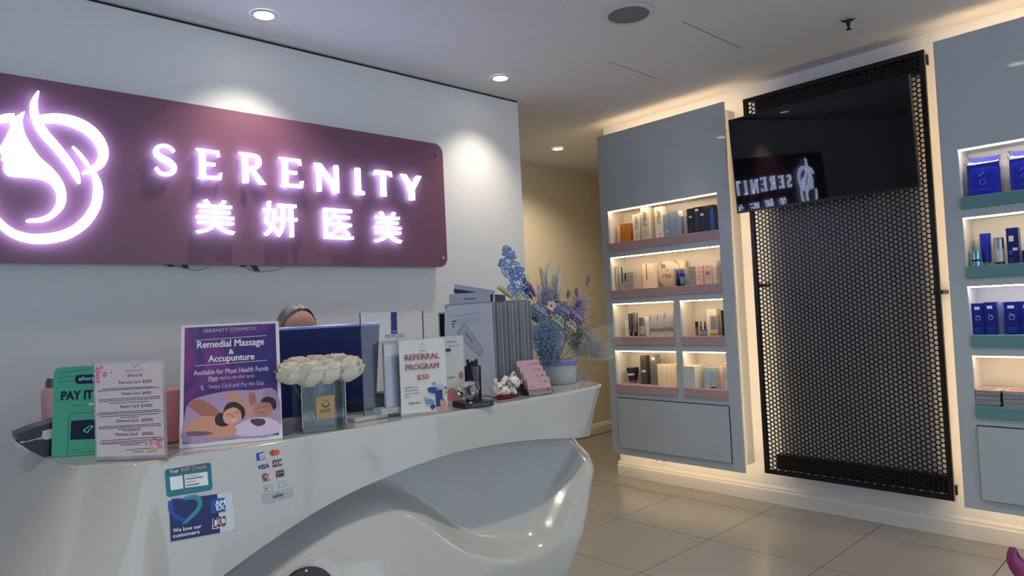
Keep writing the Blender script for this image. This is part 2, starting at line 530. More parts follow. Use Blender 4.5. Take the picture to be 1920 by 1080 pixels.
ot = thing('wall_outlet', 'low white double wall socket under the pink-shelved cabinet', 'outlet', (XW, 2.964, 0.150))
MB().bbox(XW - 0.008, XW + 0.001, 2.905, 3.024, 0.135, 0.205, 0.003).build('plate', mat((225, 220, 210), 0.35), ot)
for k in (-1, 1):
    MB().box(XW - 0.0095, XW - 0.007, 2.964 + k * 0.028 - 0.012, 2.964 + k * 0.028 + 0.012, 0.155, 0.185).build('socket_insert', mat((170, 164, 154), 0.4), ot)

# ================================================================== LIT SIGN
YS = YW - 0.055                                   # face of the board
SG = Pan((0, YS, 0), (1, 0, 0), (0, 0, 1))       # a = world x, b = world z
sg = thing('wall_sign', 'long mauve wall sign with glowing white emblem and lettering', 'sign', (1.2, YW, 1.58))
x0, x1, z0, z1, rc = -0.06, 2.432, 1.582, 2.306, 0.055
out = []
for (cx, cz, t0) in ((x1 - rc, z1 - rc, 0), (x0 + rc, z1 - rc, PI / 2), (x0 + rc, z0 + rc, PI), (x1 - rc, z0 + rc, 1.5 * PI)):
    out += [(cx + rc * math.cos(t0 + PI / 2 * k / 8), cz + rc * math.sin(t0 + PI / 2 * k / 8)) for k in range(9)]
SG.poly(MB(), out, -0.012, 0.0).build('board', mat((126, 84, 106), 0.38), sg)
for (sx, sz) in ((x1 - .05, z1 - .055), (x1 - .035, z0 + .055), (x0 + .05, z1 - .055), (x0 + .05, z0 + .055)):
    f = MB().lathe([(0.0001, -0.008), (0.009, -0.008), (0.011, -0.004), (0.011, 0.0)], (sx, YS, sz), 16, V((0, 1, 0)))
    f = f.build('standoff_cap', M_CHROME, sg, smooth=True)
    MB().lathe([(0.007, 0.012), (0.007, 0.055)], (sx, YS, sz), 10, V((0, 1, 0))).build('standoff_post', M_CHROME, f)
M_LET = mat((244, 246, 255), 0.4, emit=SIGN, ecol=(196, 212, 255))
LN0, LN1 = 0.012, 0.030                            # letters stand clear of the board
def sgp(pts): return [SG.uv(*p) for p in pts]
def S1(p): return (p[0] * 0.4075, 100 + p[1] * 0.4075)
# emblem, traced on the board's plane
emb = [
    ('emblem_upper_bowl', sstroke([S1(p) for p in ((182, 308), (260, 306), (335, 322), (400, 355), (448, 405), (470, 460), (458, 508), (425, 535), (375, 556))], [14, 17, 19, 19, 19, 18, 17, 13, 4])),
    ('emblem_lower_bowl', sstroke([S1(p) for p in ((415, 540), (438, 590), (445, 645), (430, 715), (380, 785), (300, 836), (200, 856), (110, 850), (30, 815), (-40, 740), (-85, 640), (-90, 560))], [5, 13, 17, 18, 19, 19, 18, 16, 14, 13, 12, 6])),
    ('emblem_hair_strand', sstroke([S1(p) for p in ((172, 182), (152, 235), (158, 300), (192, 365), (250, 432), (305, 500), (340, 555), (360, 603))], [3, 13, 15, 16, 15, 14, 13, 3])),
    ('emblem_hair_wisp', sstroke([S1(p) for p in ((328, 434), (362, 470), (388, 505), (405, 532))], [2, 5, 6, 3])),
    ('emblem_top_bar', sstroke([S1(p) for p in ((-70, 360), (-30, 322), (20, 305), (62, 303))], [5, 12, 14, 14])),
]
for nm, o in emb:
    SG.poly(MB(), sgp(o), LN0, LN1).build(nm, M_LET, sg)
face = [(108, 275), (98, 315), (108, 372), (135, 425), (178, 485), (235, 535), (278, 590), (298, 650), (290, 708), (252, 752), (200, 778), (125, 780), (122, 768), (178, 760), (225, 738), (252, 700), (256, 655), (236, 612), (190, 585), (120, 575), (50, 570), (22, 556), (12, 530), (16, 505), (2, 492), (8, 470), (-10, 450), (10, 415), (28, 380), (44, 345), (52, 312)]
fs_ = spline([S1(p) for p in face], 3, closed=True)
SG.poly(MB(), sgp([(p.x, p.y) for p in fs_]), LN0, LN1).build('emblem_face', M_LET, sg)

# seriffed capitals: polygons on a 0..1 box
def glyph(ch):
    if ch == 'S':
        return [sstroke([(0.86, 0.80), (0.70, 0.93), (0.45, 0.97), (0.20, 0.88), (0.14, 0.70), (0.34, 0.56), (0.62, 0.46), (0.84, 0.30), (0.78, 0.12), (0.52, 0.03), (0.26, 0.07), (0.10, 0.22)], [.10, .10, .10, .15, .19, .20, .21, .19, .16, .11, .10, .09])]
    st = lambda x, w=.2: [(x, 0), (x + w, 0), (x + w, 1), (x, 1)]
    if ch == 'E':
        return [st(.16), [(.02, 1), (.16, .90), (.16, 1)], [(.30, 1), (.90, 1), (.94, .80), (.86, .80), (.80, .90), (.30, .90)], [(.30, .56), (.74, .56), (.74, .46), (.30, .46)],
                [(.30, .10), (.84, .10), (.92, .24), (1.0, .24), (.95, 0), (.30, 0)], [(.04, 0), (.16, 0), (.16, .06)]]
    if ch == 'R':
        return [st(.16), [(.02, 1), (.16, .90), (.16, 1)], sstroke([(.30, .95), (.55, .95), (.76, .88), (.80, .73), (.72, .58), (.54, .51), (.30, .50)], [.10, .10, .15, .2, .15, .10, .10]), [(.40, .50), (.60, .50), (.98, .06), (1.06, 0), (.80, 0)]]
    if ch == 'N':
        return [[(.10, 0), (.24, 0), (.24, .92), (.10, .92)], [(0, 1), (.26, 1), (.92, .16), (.92, 0), (.80, 0), (.12, .88)], [(.80, 0), (.94, 0), (.94, 1), (.80, 1)]]
    if ch == 'I':
        return [[(.22, .04), (.64, .04), (.64, 1), (.22, 1)], [(.22, .04), (.98, 0), (.98, .12), (.64, .16)]]
    if ch == 'T':
        return [[(.38, 0), (.62, 0), (.62, .95), (.38, .95)], [(0, .80), (.06, 1), (.94, 1), (1, .80), (.90, .84), (.84, .89), (.16, .89), (.10, .84)]]
    if ch == 'Y':
        return [[(.40, 0), (.62, 0), (.62, .46), (.40, .46)], [(0, 1), (.24, 1), (.62, .46), (.42, .40)], [(.78, 1), (1, 1), (.62, .42), (.46, .46)]]
# left, right, bottom, top in the photograph at each letter
LET = [('S', 284, 330, 330, 274), ('E', 364, 412, 337, 283), ('R', 444, 491, 345, 290), ('E', 519, 564, 352, 299), ('N', 586, 633, 361, 310), ('I', 659, 678, 366, 317), ('T', 698, 731, 369, 322), ('Y', 748, 786, 376, 330)]
for ch, l, r, b, t in LET:
    a0, b0 = SG.uv((l + r) / 2, b); a1, b1 = SG.uv((l + r) / 2, t)
    al = SG.uv(l, (b + t) / 2)[0]; ar = SG.uv(r, (b + t) / 2)[0]
    mb = MB()
    for g in glyph(ch):
        SG.poly(mb, [(al + (ar - al) * p[0], b0 + (b1 - b0) * p[1]) for p in g], LN0, LN1)
    mb.build('letter', M_LET, sg)
CJK = [('美', 364, 436, 440, 376), ('妍', 491, 553, 445, 380), ('医', 604, 657, 449, 393), ('美', 698, 748, 456, 398)]
for ch, l, r, b, t in CJK:
    b0 = SG.uv((l + r) / 2, b)[1]; b1 = SG.uv((l + r) / 2, t)[1]
    al = SG.uv(l, (b + t) / 2)[0]; ar = SG.uv(r, (b + t) / 2)[0]
    text(SG, ch, al, b0, ar, b1, LN0, bold=0.006, thick=LN1 - LN0).build('character', M_LET, sg)
M_CAB = mat((20, 50, 140), 0.45)
for (pts) in (((318, 488), (320, 500)), ((341, 488), (349, 503)), ((452, 488), (456, 500)), ((468, 488), (483, 508))):
    P = [ony(p[0], p[1], YW - 0.02) for p in pts]
    MB().obox((P[0] + P[1]) / 2, V((0.011, 0, 0)), V((0, 0.004, 0)), (P[1] - P[0]) / 2).build('ribbon_cable', M_CAB, sg)
for pts in (((345, 500), (362, 507), (380, 505), (392, 500)), ((456, 498), (478, 509), (505, 508), (525, 505), (538, 496)), ((300, 494), (322, 499), (350, 500))):
    MB().tube(spline([ony(p[0], p[1], YW - 0.012) for p in pts], 5), 0.0016, 5).build('wire', mat((150, 150, 158), .5), sg)
# ================================================================== DISPLAY CABINETS
XC = 3.979
M_LAC = mat((188, 197, 203), 0.3, coat=0.6)
M_IN = mat((224, 220, 212), 0.5)
M_PINK = mat((190, 160, 160), 0.45)
M_TEAL = mat((104, 150, 156), 0.45)
ROWS = [(2.011, 1.770), (1.666, 1.423), (1.322, 1.080), (0.976, 0.731)]
LIP = 0.061
def cabinet(name, label, yl, yr, openings, m_shelf, warm):
    """openings: for each of the four rows a list of (y_left, y_right)"""
    zt, zb = 2.587, 0.213
    t = thing(name, label, 'display cabinet', (XW - 0.08, (yl + yr) / 2, zb))
    def layer(x0, x1, ins, nm, m):
        mb = MB(); L, R, T, B = yl - ins, yr + ins, zt - ins, zb + ins
        z = T
        for (top, sh), ops in zip(ROWS, openings):
            mb.box(x0, x1, R, L, top, z)
            y = L
            for (a, b) in ops:
                mb.box(x0, x1, a, y, sh - LIP, top); y = b
            mb.box(x0, x1, R, y, sh - LIP, top)
            z = sh - LIP
        mb.box(x0, x1, R, L, B, z)
        return mb.build(nm, m, t)
    layer(XC, XC + 0.02, 0.0, 'face_panel', M_LAC)
    layer(XC + 0.02, XW - 0.014, 0.03, 'carcass', M_IN)
    MB().box(XW - 0.014, XW - 0.0004, yr + .03, yl - .03, zb + .03, zt - .03).build('back_board', M_IN, t)
    for r, ((top, sh), ops) in enumerate(zip(ROWS, openings)):
        for (a, b) in ops:
            MB().bbox(XC - 0.013, XW - 0.0145, b + 0.0005, a - 0.0005, sh - LIP + 0.0005, sh, 0.003).build('shelf', m_shelf, t)
            e = MB().box(XC + 0.004, XC + 0.016, b + 0.002, a - 0.002, top - 0.006, top - 0.0005).build('light_strip', mat((255, 240, 214), .5, emit=NICHE, ecol=warm[r]), t)
    # drop-down door at the foot
    dl, dr = yl - 0.08, yr + 0.082
    MB().box(XC - 0.002, XC, dr - 0.004, dl + 0.004, 0.264, 0.634).build('door_shadow_line', mat((50, 50, 50), .8), t)  # shadow line round the door, put in as a thin dark sheet
    MB().bbox(XC - 0.016, XC - 0.0021, dr, dl, 0.268, 0.629, 0.002).build('door', M_LAC, t)
    # warm strips behind the overhanging edge of the face panel, shining on the wall
    hl = mat((255, 214, 150), .5, emit=HALO, ecol=(255, 222, 178))
    x0, x1 = XC + 0.0201, XC + 0.024
    for (a, b, c, d) in ((yr + .006, yl - .006, zt - .022, zt - .008), (yr + .006, yl - .006, zb + .008, zb + .022), (yr + .006, yr + .02, zb + .03, zt - .03), (yl - .02, yl - .006, zb + .03, zt - .03)):
        MB().box(x0, x1, a, b, c, d).build('halo_strip', hl, t)
    return t
WARM = ((255, 222, 176),) * 4
cabinet('display_cabinet', 'grey wall cabinet with pink shelves left of the black screen', 3.2537, 2.2004,
        [[(3.185, 2.283)], [(3.185, 2.283)], [(3.185, 2.657), (2.605, 2.283)], [(3.185, 2.657), (2.605, 2.283)]], M_PINK, WARM)
cabinet('display_cabinet', 'grey wall cabinet with teal shelves at the right edge', 1.0099, -0.0434,
        [[(0.933, 0.03)]] * 4, M_TEAL, ((255, 244, 232), (255, 228, 190), (236, 234, 255), (255, 218, 170)))

# ------------------------------------------------------------------ perforated screen
XS = 4.05
yA, yB, zA, zB = 2.098, 1.070, 0.218, 2.584
sx = 4.05 / 4.06
ps = thing('perforated_screen', 'tall black perforated metal screen between the two cabinets', 'screen', (4.1, (yA + yB) / 2, zA))
bar = 0.026
fr = MB()
fr.box(XS - 0.008, XS + 0.012, yA - bar, yA, zA, zB).box(XS - 0.008, XS + 0.012, yB, yB + bar, zA, zB)
fr.box(XS - 0.008, XS + 0.012, yB + bar, yA - bar, zA, zA + bar).box(XS - 0.008, XS + 0.012, yB + bar, yA - bar, zB - bar, zB)
fr.build('outer_frame', M_BLACK, ps)
pit = 0.0268; rad = 0.0104; csp = pit * math.sqrt(3) / 2
mb = MB(); vs = []; fs = []
ncol = int((yA - yB - 2 * bar + 0.02) / csp) + 1; nrow = int((zB - zA - 2 * bar + 0.03) / pit) + 1
K = 12
for i in range(ncol):
    yc = yA - bar + 0.008 - i * csp
    for j in range(nrow + 1):
        zc = zA + bar - 0.012 + j * pit + (pit / 2 if i % 2 else 0)
        if not (zA + 0.010 < zc < zB - 0.010 and yB + 0.012 < yc < yA - 0.010): continue
        n = len(vs)
        for k in range(K):
            t = 2 * PI * k / K
            ro = pit / math.sqrt(3) if k % 2 == 0 else pit / 2
            vs.append((XS, yc + ro * math.cos(t), zc + ro * math.sin(t)))
        for xx in (XS, XS + 0.0025):
            for k in range(K):
                t = 2 * PI * k / K
                vs.append((xx, yc + rad * math.cos(t), zc + rad * math.sin(t)))
        for k in range(K):
            k2 = (k + 1) % K
            fs.append((n + k, n + k2, n + K + k2, n + K + k)); fs.append((n + K + k, n + K + k2, n + 2 * K + k2, n + 2 * K + k))
mb.v = [V(p) for p in vs]; mb.f = fs
mb.build('perforated_sheet', M_BLACK, ps, fix=False)
MB().box(4.135, XW - 0.0005, 1.115, 2.022, 0.24, 2.56).build('backing_board', mat((190, 190, 194), 0.55), ps)
for z0, z1 in ((0.245, 0.335), (2.475, 2.562)):
    MB().box(4.075, 4.1348, 1.10, 2.03, z0, z1).build('rear_rail', M_BLACK, ps)
for yy, zz in ((2.075, 1.394), (1.085, 1.30)):
    w = 0.022
    MB().box(XS + 0.0125, XW - 0.0005, yy - w, yy + w, zz - 0.010, zz + 0.010).build('wall_bracket', M_BLACK, ps)
for (pa, pb_) in (((1737, 103), (1741, 121)), ((1791.5, 910), (1796, 928))):
    A_, B_ = onx(pa[0], pa[1], 4.16), onx(pb_[0], pb_[1], 4.16)
    MB().box(4.15, XW - 0.0004, B_.y, A_.y, B_.z, A_.z).build('wall_tab', M_BLACK, ps)

# ------------------------------------------------------------------ television, tilted down a little
TVP = Pan((3.952, 2.130, 1.852), (0, -1, 0), (3.905 - 3.952, 0, 2.437 - 1.852))
TW, TH = 1.022, 0.587
tv = thing('television', 'black wall television hung on the perforated screen', 'television', (3.97, 1.62, 1.852))
b = MB(); TVP.slab(b, 0, TW, 0, TH, -0.030, 0.0); b.build('casing', mat((12, 12, 14), 0.35), tv)
b = MB(); TVP.slab(b, 0.008, TW - 0.008, 0.014, TH - 0.008, 0.0002, 0.0012); b.build('panel', mat((3, 5, 9), 0.02, spec=0.5), tv)
b = MB()
for (a0, a1, b0, b1) in ((0, TW, 0, 0.012), (0, TW, TH - 0.007, TH), (0, 0.007, 0.012, TH - .007), (TW - 0.007, TW, 0.012, TH - .007)):
    TVP.slab(b, a0, a1, b0, b1, 0.0, 0.004)
b.build('bezel', mat((14, 14, 16), 0.3), tv)
b = MB(); TVP.slab(b, TW / 2 - 0.12, TW / 2 + 0.12, 0.15, 0.40, -0.062, -0.03); b.build('wall_mount', M_BLACK, tv)

# ------------------------------------------------------------------ goods on the shelves
SH = [r[1] for r in ROWS]
PK = {0: 'top', 1: 'second', 2: 'third', 3: 'bottom'}
def yz(px0, px1, py, X, z):
    """y of two pixel columns and z of a top pixel on the plane x = X; columns read at mid height"""
    zt = onx((px0 + px1) / 2, py, X).z
    def yat(px):
        lo, hi = py, py + 80
        for _ in range(20):
            m = (lo + hi) / 2
            if onx(px, m, X).z > (zt + z) / 2: lo = m
            else: hi = m
        return onx(px, m, X).y
    return yat(px0), yat(px1), zt
def carton(name, px0, px1, py, row, c, label, cat='box', dx=0.02, dep=0.04, extras=(), rough=0.45, group='goods on the lit shelves', off=0):
    X = XC + dx + 0.02; z = SH[row] + 0.0004; c = tuple(min(245, int(v * 1.13)) for v in c)
    y0, y1, zt = yz(px0, px1, py, X, z)
    y0, y1 = max(y0, y1) - 0.0006, min(y0, y1) + 0.0006
    if y0 > 2.0: y0 = min(y0, 3.183)
    elif y0 > 0.9: y0 = min(y0, .931)
    body = MB().box(X, X + dep, y1, y0, z, zt)
    if not extras:
        o = body.build(name, mat(c, rough))
        tag(o, label, cat, group); return o
    t = thing(name, label, cat, (X + dep / 2, (y0 + y1) / 2, z), group)
    body.build('carton', mat(c, rough), t)
    P = Pan((X, y0, z), (0, -1, 0), (0, 0, 1)); W, Hh = y0 - y1, zt - z
    for e in extras:
        k = e[0]
        if k == 'bar':
            mb = MB(); P.slab(mb, W * e[1], W * e[2], Hh * e[3], Hh * e[4], 0.0002, 0.0010); mb.build(e[6] if len(e) > 6 else 'printed_band', mat(e[5], .4), t)
        elif k == 'vtext':
            text(P, e[1], W * e[2], Hh * e[3], W * e[4], Hh * e[5], 0.0010, vertical=True).build('lettering', mat(e[6], .5), t)
        elif k == 'text':
            text(P, e[1], W * e[2], Hh * e[3], W * e[4], Hh * e[5], 0.0010).build('lettering', mat(e[6], .5), t)
        elif k == 'mark':      # ring with a slanted stroke
            mb = MB(); r = W * e[3]
            ringpoly(mb, P, (W * e[1], Hh * e[2]), r * 0.86, r, 0.001)
            mb.flat([P.pt(a, bb, 0.001) for a, bb in ((W * e[1] - r * .9, Hh * e[2] + r * 1.5), (W * e[1] - r * .8, Hh * e[2] + r * 1.62), (W * e[1] + r * 1.05, Hh * e[2] + r * .9), (W * e[1] + r * .95, Hh * e[2] + r * .78))])
            mb.build('emblem', mat(e[4], .4), t)
        elif k == 'lines':
            mb = MB()
            for q in range(e[5]):
                f = e[3] + (e[4] - e[3]) * q / max(1, e[5] - 1)
                P.slab(mb, W * e[1], W * (e[2] - 0.12 * (q % 2)), Hh * f - 0.0011, Hh * f + 0.0011, 0.0002, 0.0009)
            mb.build('small_print', mat(e[6], .5), t)
    return t
def turned(name, px0, px1, py, row, prof, c, label, cat, dx=0.05, rough=0.3, metal=0.0, cap=None, group='goods on the lit shelves', sx=1.0):
    """bottle, jar or tube of revolution; prof in fractions (radius of half width, height)"""
    X = XC + dx + 0.02; z = SH[row] + 0.0004
    y0, y1, zt = yz(px0, px1, py, X, z)
    r = abs(y0 - y1) / 2; h = zt - z; yc = (y0 + y1) / 2
    t = thing(name, label, cat, (X, yc, z), group)
    MB().lathe([(max(1e-4, a * r), bb * h) for a, bb in prof], (X, yc, z), 16).build('body', mat(c, rough, metal=metal), t, smooth=True)
    if cap:
        for (nm, pr, cc, mm) in cap:
            MB().lathe([(max(1e-4, a * r), bb * h) for a, bb in pr], (X, yc, z), 16).build(nm, mat(cc, 0.3, metal=mm), t, smooth=True)
    return t
IV = (214, 205, 186); BLG = (128, 146, 168); DK = (18, 20, 34); WH = (222, 216, 206); GR = (150, 148, 146); GT = (120, 120, 122)
T0 = ' on the top pink shelf'; T1 = ' on the second pink shelf'; T2 = ' on the third pink shelf'; T3 = ' on the lowest pink shelf'
# row 1
carton('slim_carton', 1157, 1166, 423, 0, (214, 176, 164), 'slim pale pink carton behind the tan carton' + T0, dx=0.06, extras=(('lines', .55, .95, .1, .8, 9, (150, 110, 105)),))
carton('square_carton', 1163, 1180.5, 419.5, 0, (178, 116, 48), 'tan orange carton at the left end' + T0, dx=0.02, dep=0.06)
carton('tall_carton', 1186.5, 1200, 402, 0, IV, 'shorter ivory carton with vertical lettering beside the tan carton', dx=0.022, extras=(('vtext', 'LAMELLE', .3, .42, .75, .92, (70, 72, 76)), ('lines', .25, .8, .12, .3, 4, (150, 146, 140))))
carton('tall_carton', 1198, 1206, 399, 0, IV, 'ivory carton half hidden behind the tallest ivory carton', dx=0.064, extras=(('vtext', 'LAMELLE', .3, .45, .75, .9, (90, 92, 96)),))
carton('tall_carton', 1202, 1217, 389, 0, (206, 198, 182), 'tallest ivory carton with bold vertical lettering' + T0, dx=0.012, dep=0.05, extras=(('vtext', 'LAMELLE', .25, .42, .7, .92, (40, 42, 48)), ('lines', .25, .8, .12, .3, 4, (140, 136, 130))))
carton('tall_carton', 1228, 1243.5, 387.5, 0, IV, 'ivory carton standing left of the blue grey cartons' + T0, dx=0.02, extras=(('vtext', 'LAMELLE', .3, .45, .72, .92, (70, 72, 76)), ('bar', .55, .68, .1, .14, (60, 60, 64))))
carton('pale_carton', 1244.5, 1256, 402.5, 0, BLG, 'short blue grey carton next to the last ivory carton', dx=0.02, extras=(('bar', .2, .8, .2, .27, (210, 216, 226)),))
carton('pale_carton', 1256.2, 1266.5, 395.5, 0, BLG, 'taller blue grey carton in the middle' + T0, dx=0.016, extras=(('lines', .2, .8, .3, .8, 6, (205, 212, 224)),))
carton('pale_carton', 1267.5, 1277, 406, 0, (140, 152, 170), 'low blue grey carton with a lit right side' + T0, dx=0.02)
carton('pale_carton', 1267, 1281, 395, 0, (206, 212, 216), 'pale white blue carton at the back of the top pink shelf', dx=0.075)
carton('pale_carton', 1281.6, 1289, 406, 0, (160, 160, 160), 'small grey carton just left of the black cartons', dx=0.04)
carton('black_carton', 1288.5, 1300.8, 391, 0, DK, 'leftmost black carton with a white price sticker', dx=0.014, dep=.05, rough=.3, extras=(('bar', .3, .75, .63, .7, (220, 220, 225), 'price_sticker'), ('lines', .35, .8, .15, .35, 3, (120, 122, 140))))
carton('black_carton', 1301, 1313.2, 389, 0, DK, 'second black carton with a violet stripe', dx=0.014, dep=.05, rough=.3, extras=(('bar', .25, .75, .86, .94, (220, 220, 225), 'price_sticker'), ('bar', .3, .62, .42, .82, (48, 42, 150)), ('lines', .1, .8, .15, .36, 3, (120, 122, 140))))
carton('black_carton', 1313.4, 1331, 390, 0, DK, 'wide black carton right of the violet striped one', dx=0.014, dep=.05, rough=.3, extras=(('bar', .03, .36, .7, .79, (220, 220, 225), 'price_sticker'), ('bar', .1, .4, .38, .66, (36, 32, 110)), ('lines', .1, .45, .15, .36, 3, (100, 102, 130))))
carton('blue_carton', 1331.2, 1339, 391, 0, (34, 84, 160), 'narrow bright blue carton among the black cartons', dx=0.016, rough=.3)
carton('black_carton', 1339.2, 1346, 391.5, 0, DK, 'last black carton at the right end' + T0, dx=0.016, rough=.3, extras=(('lines', .3, .9, .2, .45, 3, (90, 92, 110)),))
carton('black_carton', 1302, 1338, 386, 0, (24, 24, 26), 'dark carton behind the row of black cartons', dx=0.09, dep=.05)
# row 2
ST = ('bar', .45, .66, .28, .97, (24, 22, 22), 'dark_stripe')
carton('striped_carton', 1146.8, 1155.4, 499.7, 1, (168, 164, 156), 'white carton with black stripe at the left end' + T1, dx=0.02, extras=(ST,))
carton('striped_carton', 1161, 1170.3, 499, 1, (176, 172, 164), 'white carton with black stripe behind the wide grey carton', dx=0.05, extras=(('bar', .5, .72, .28, .97, (24, 22, 22), 'dark_stripe'),))
carton('striped_carton', 1169.8, 1188, 510.4, 1, (160, 156, 150), 'wide low grey carton with a short black stripe', dx=0.016, extras=(('bar', .1, .24, .5, .95, (24, 22, 22), 'dark_stripe'), ('lines', .55, .95, .2, .75, 3, (100, 98, 94))))
carton('cream_carton', 1205, 1227, 494, 1, (222, 200, 170), 'cream carton with one thin dark line' + T1, dx=0.05, extras=(('bar', .32, .38, .35, .98, (90, 76, 66), 'dark_stripe'),))
t = thing('round_tin', 'round white decorated tin standing on edge' + T1, 'tin', (XC + .10, onx(1256, 512, XC + .10).y, SH[1]), 'goods on the lit shelves')
c = onx(1256, 513, XC + .125); rr = c.z - SH[1] - .0005
MB().lathe([(0.001, -0.018), (rr * .96, -0.018), (rr, -0.014), (rr, 0.014), (rr * .96, 0.018), (0.001, 0.018)], c, 36, V((1, 0, 0))).build('tin_body', mat((218, 204, 182), .4), t, smooth=True)
P = Pan(c + V((-.0185, 0, 0)), (0, -1, 0), (0, 0, 1)); mb = MB()
for q in range(9):
    a = random.uniform(-.6, .6) * rr; bb = random.uniform(.2, .8) * rr
    P.poly(mb, circ((a, bb * (1 if q % 2 else -.4)), rr * random.uniform(.07, .16), 9), 0, .0006)
mb.build('floral_print', mat((168, 140, 112), .6), t)
carton('cream_box', 1264, 1285, 502.5, 1, (186, 184, 186), 'open grey display box holding two small bottles', dx=0.05, dep=.05, extras=(('bar', .05, .95, .05, .96, (140, 138, 142), 'inner_tray'),))
turned('dropper_bottle', 1267.5, 1273.5, 508, 1, ((1, 0), (1, .42), (.45, .5)), (20, 20, 24), 'small black dropper bottle in the grey display box', 'bottle', dx=0.037, cap=(('dropper', ((.55, .5), (.5, .7), (.3, .74), (.25, 1.0)), (10, 10, 12), 0),))
turned('pump_bottle', 1274.5, 1283.5, 506.5, 1, ((.7, 0), (.75, .12), (.85, .56), (.85, .6)), (96, 150, 176), 'light blue bottle with a royal blue top in the grey display box', 'bottle', dx=0.032, cap=(('blue_top', ((1.0, .58), (1.0, .78), (.7, .86), (.25, .9), (.25, 1.0)), (22, 30, 150), 0), ('black_base', ((.78, 0.0), (.8, .12)), (10, 10, 10), 0)))
carton('cream_tube', 1271.5, 1284, 488, 1, (208, 196, 172), 'cream tube standing behind the grey display box', 'tube', dx=0.105, dep=.03)
carton('grey_carton', 1291, 1303.3, 500, 1, (146, 142, 138), 'grey carton right of the open display box', dx=0.03, extras=(('lines', .15, .85, .35, .9, 5, (90, 88, 86)),))
carton('blush_carton', 1304, 1318, 499, 1, (216, 184, 168), 'blush carton beside the grey carton' + T1, dx=0.03, extras=(('lines', .2, .9, .3, .9, 4, (140, 108, 98)),))
carton('blush_carton', 1320, 1334.3, 497.4, 1, (210, 180, 166), 'blush carton with a bold dark line near the right end', dx=0.03, extras=(('lines', .2, .9, .3, .9, 4, (110, 86, 80)), ('bar', .2, .75, .56, .61, (70, 56, 54))))
carton('cream_carton', 1334.8, 1344, 496, 1, (222, 204, 176), 'narrow cream carton near the right end' + T1, dx=0.04)
carton('grey_carton', 1344.5, 1350.5, 488, 1, (168, 166, 166), 'tall pale grey carton at the right end' + T1, dx=0.02, extras=(('lines', .3, .9, .4, .65, 2, (100, 100, 104)),))
# row 3 left
TUBE = ((.55, 0), (.6, .16), (.62, .17), (.9, .2), (1, .6), (1, .98), (1, 1))
carton('small_carton', 1172, 1179, 600, 2, WH, 'small white carton at the left end' + T2, dx=0.05, extras=(('lines', .3, .8, .2, .8, 5, (120, 116, 110)),))
turned('silver_tube', 1179.2, 1186.6, 588, 2, TUBE, (120, 118, 118), 'left silver tube standing on its cap' + T2, 'tube', dx=0.04, metal=.6, cap=(('dark_cap', ((.58, 0), (.62, .18)), (30, 30, 32), 0),))
turned('silver_tube', 1187, 1196, 586, 2, TUBE, (150, 148, 146), 'right silver tube standing on its cap' + T2, 'tube', dx=0.035, metal=.6, cap=(('dark_cap', ((.58, 0), (.62, .18)), (24, 22, 22), 0),))
turned('silver_bottle', 1199, 1208, 595.5, 2, ((1, 0), (1, .62), (.9, .64), (.9, 1)), (110, 106, 102), 'dark silver bottle between the tubes and the cartons' + T2, 'bottle', dx=0.03, metal=.5, cap=(('pale_label', ((1.02, .1), (1.02, .55)), (170, 166, 160), 0),))
carton('white_carton', 1209, 1216.8, 594, 2, WH, 'narrow white carton beside the dark silver bottle', dx=0.05)
for k, (a, b_, tp) in enumerate(((1218, 1232.8, 590), (1233.2, 1245, 589), (1245.4, 1262.5, 583.8))):
    carton('grey_carton', a, b_, tp, 2, (178, 174, 170), ('first grey carton of three at the right of the third pink shelf', 'middle grey carton of three at the right of the third pink shelf', 'tallest grey carton of three at the right of the third pink shelf')[k], dx=0.03,
           extras=(('bar', .05, .95, .2, .36, (140, 138, 136)), ('bar', .08, .14, .72, .95, (80, 78, 78)), ('lines', .3, .9, .4, .55, 2, (120, 118, 116))))
# row 3 right
turned('roller_bottle', 1304.3, 1309.3, 603, 2, ((1, 0), (1, .62)), (150, 96, 22), 'slim amber roller bottle with black cap', 'bottle', dx=0.04, cap=(('black_cap', ((1.0, .62), (1.0, 1.0)), (14, 14, 14), 0),))
DB = ((.95, 0), (1, .04), (1, .36), (.45, .48), (.42, .5))
for k, (a, b_) in enumerate(((1311.6, 1317.6), (1318.6, 1325.8))):
    turned('dropper_bottle', a, b_, 602.5, 2, DB, (70, 96, 120), ('left amber dropper bottle beside the roller bottle', 'right dropper bottle with a blue white label')[k], 'bottle', dx=0.035,
           cap=(('dropper', ((.5, .48), (.5, .62), (.34, .66), (.28, .92), (.15, 1.0)), (12, 12, 12), 0), ('paper_label', ((1.03, .08), (1.03, .34)), ((150, 176, 200), (120, 170, 210))[k], 0), ('amber_foot', ((.98, 0), (1.02, .07)), (140, 90, 20), 0)))
carton('white_carton', 1325.8, 1344, 579.5, 2, (222, 212, 194), 'tall white carton at the back of the small right niche', dx=0.10, dep=.04, extras=(('lines', .2, .7, .55, .85, 3, (160, 150, 138)),))
carton('serum_box', 1331, 1345.5, 591, 2, (190, 182, 170), 'grey labelled serum box with a gold foot', dx=0.045, extras=(('bar', .12, .88, .3, .95, (150, 146, 142)), ('bar', 0, 1, 0, .12, (176, 136, 40), 'gold_foot')))
carton('black_carton', 1352.8, 1358, 582, 2, (26, 24, 24), 'tall thin black carton at the right of the small niche', dx=0.03)
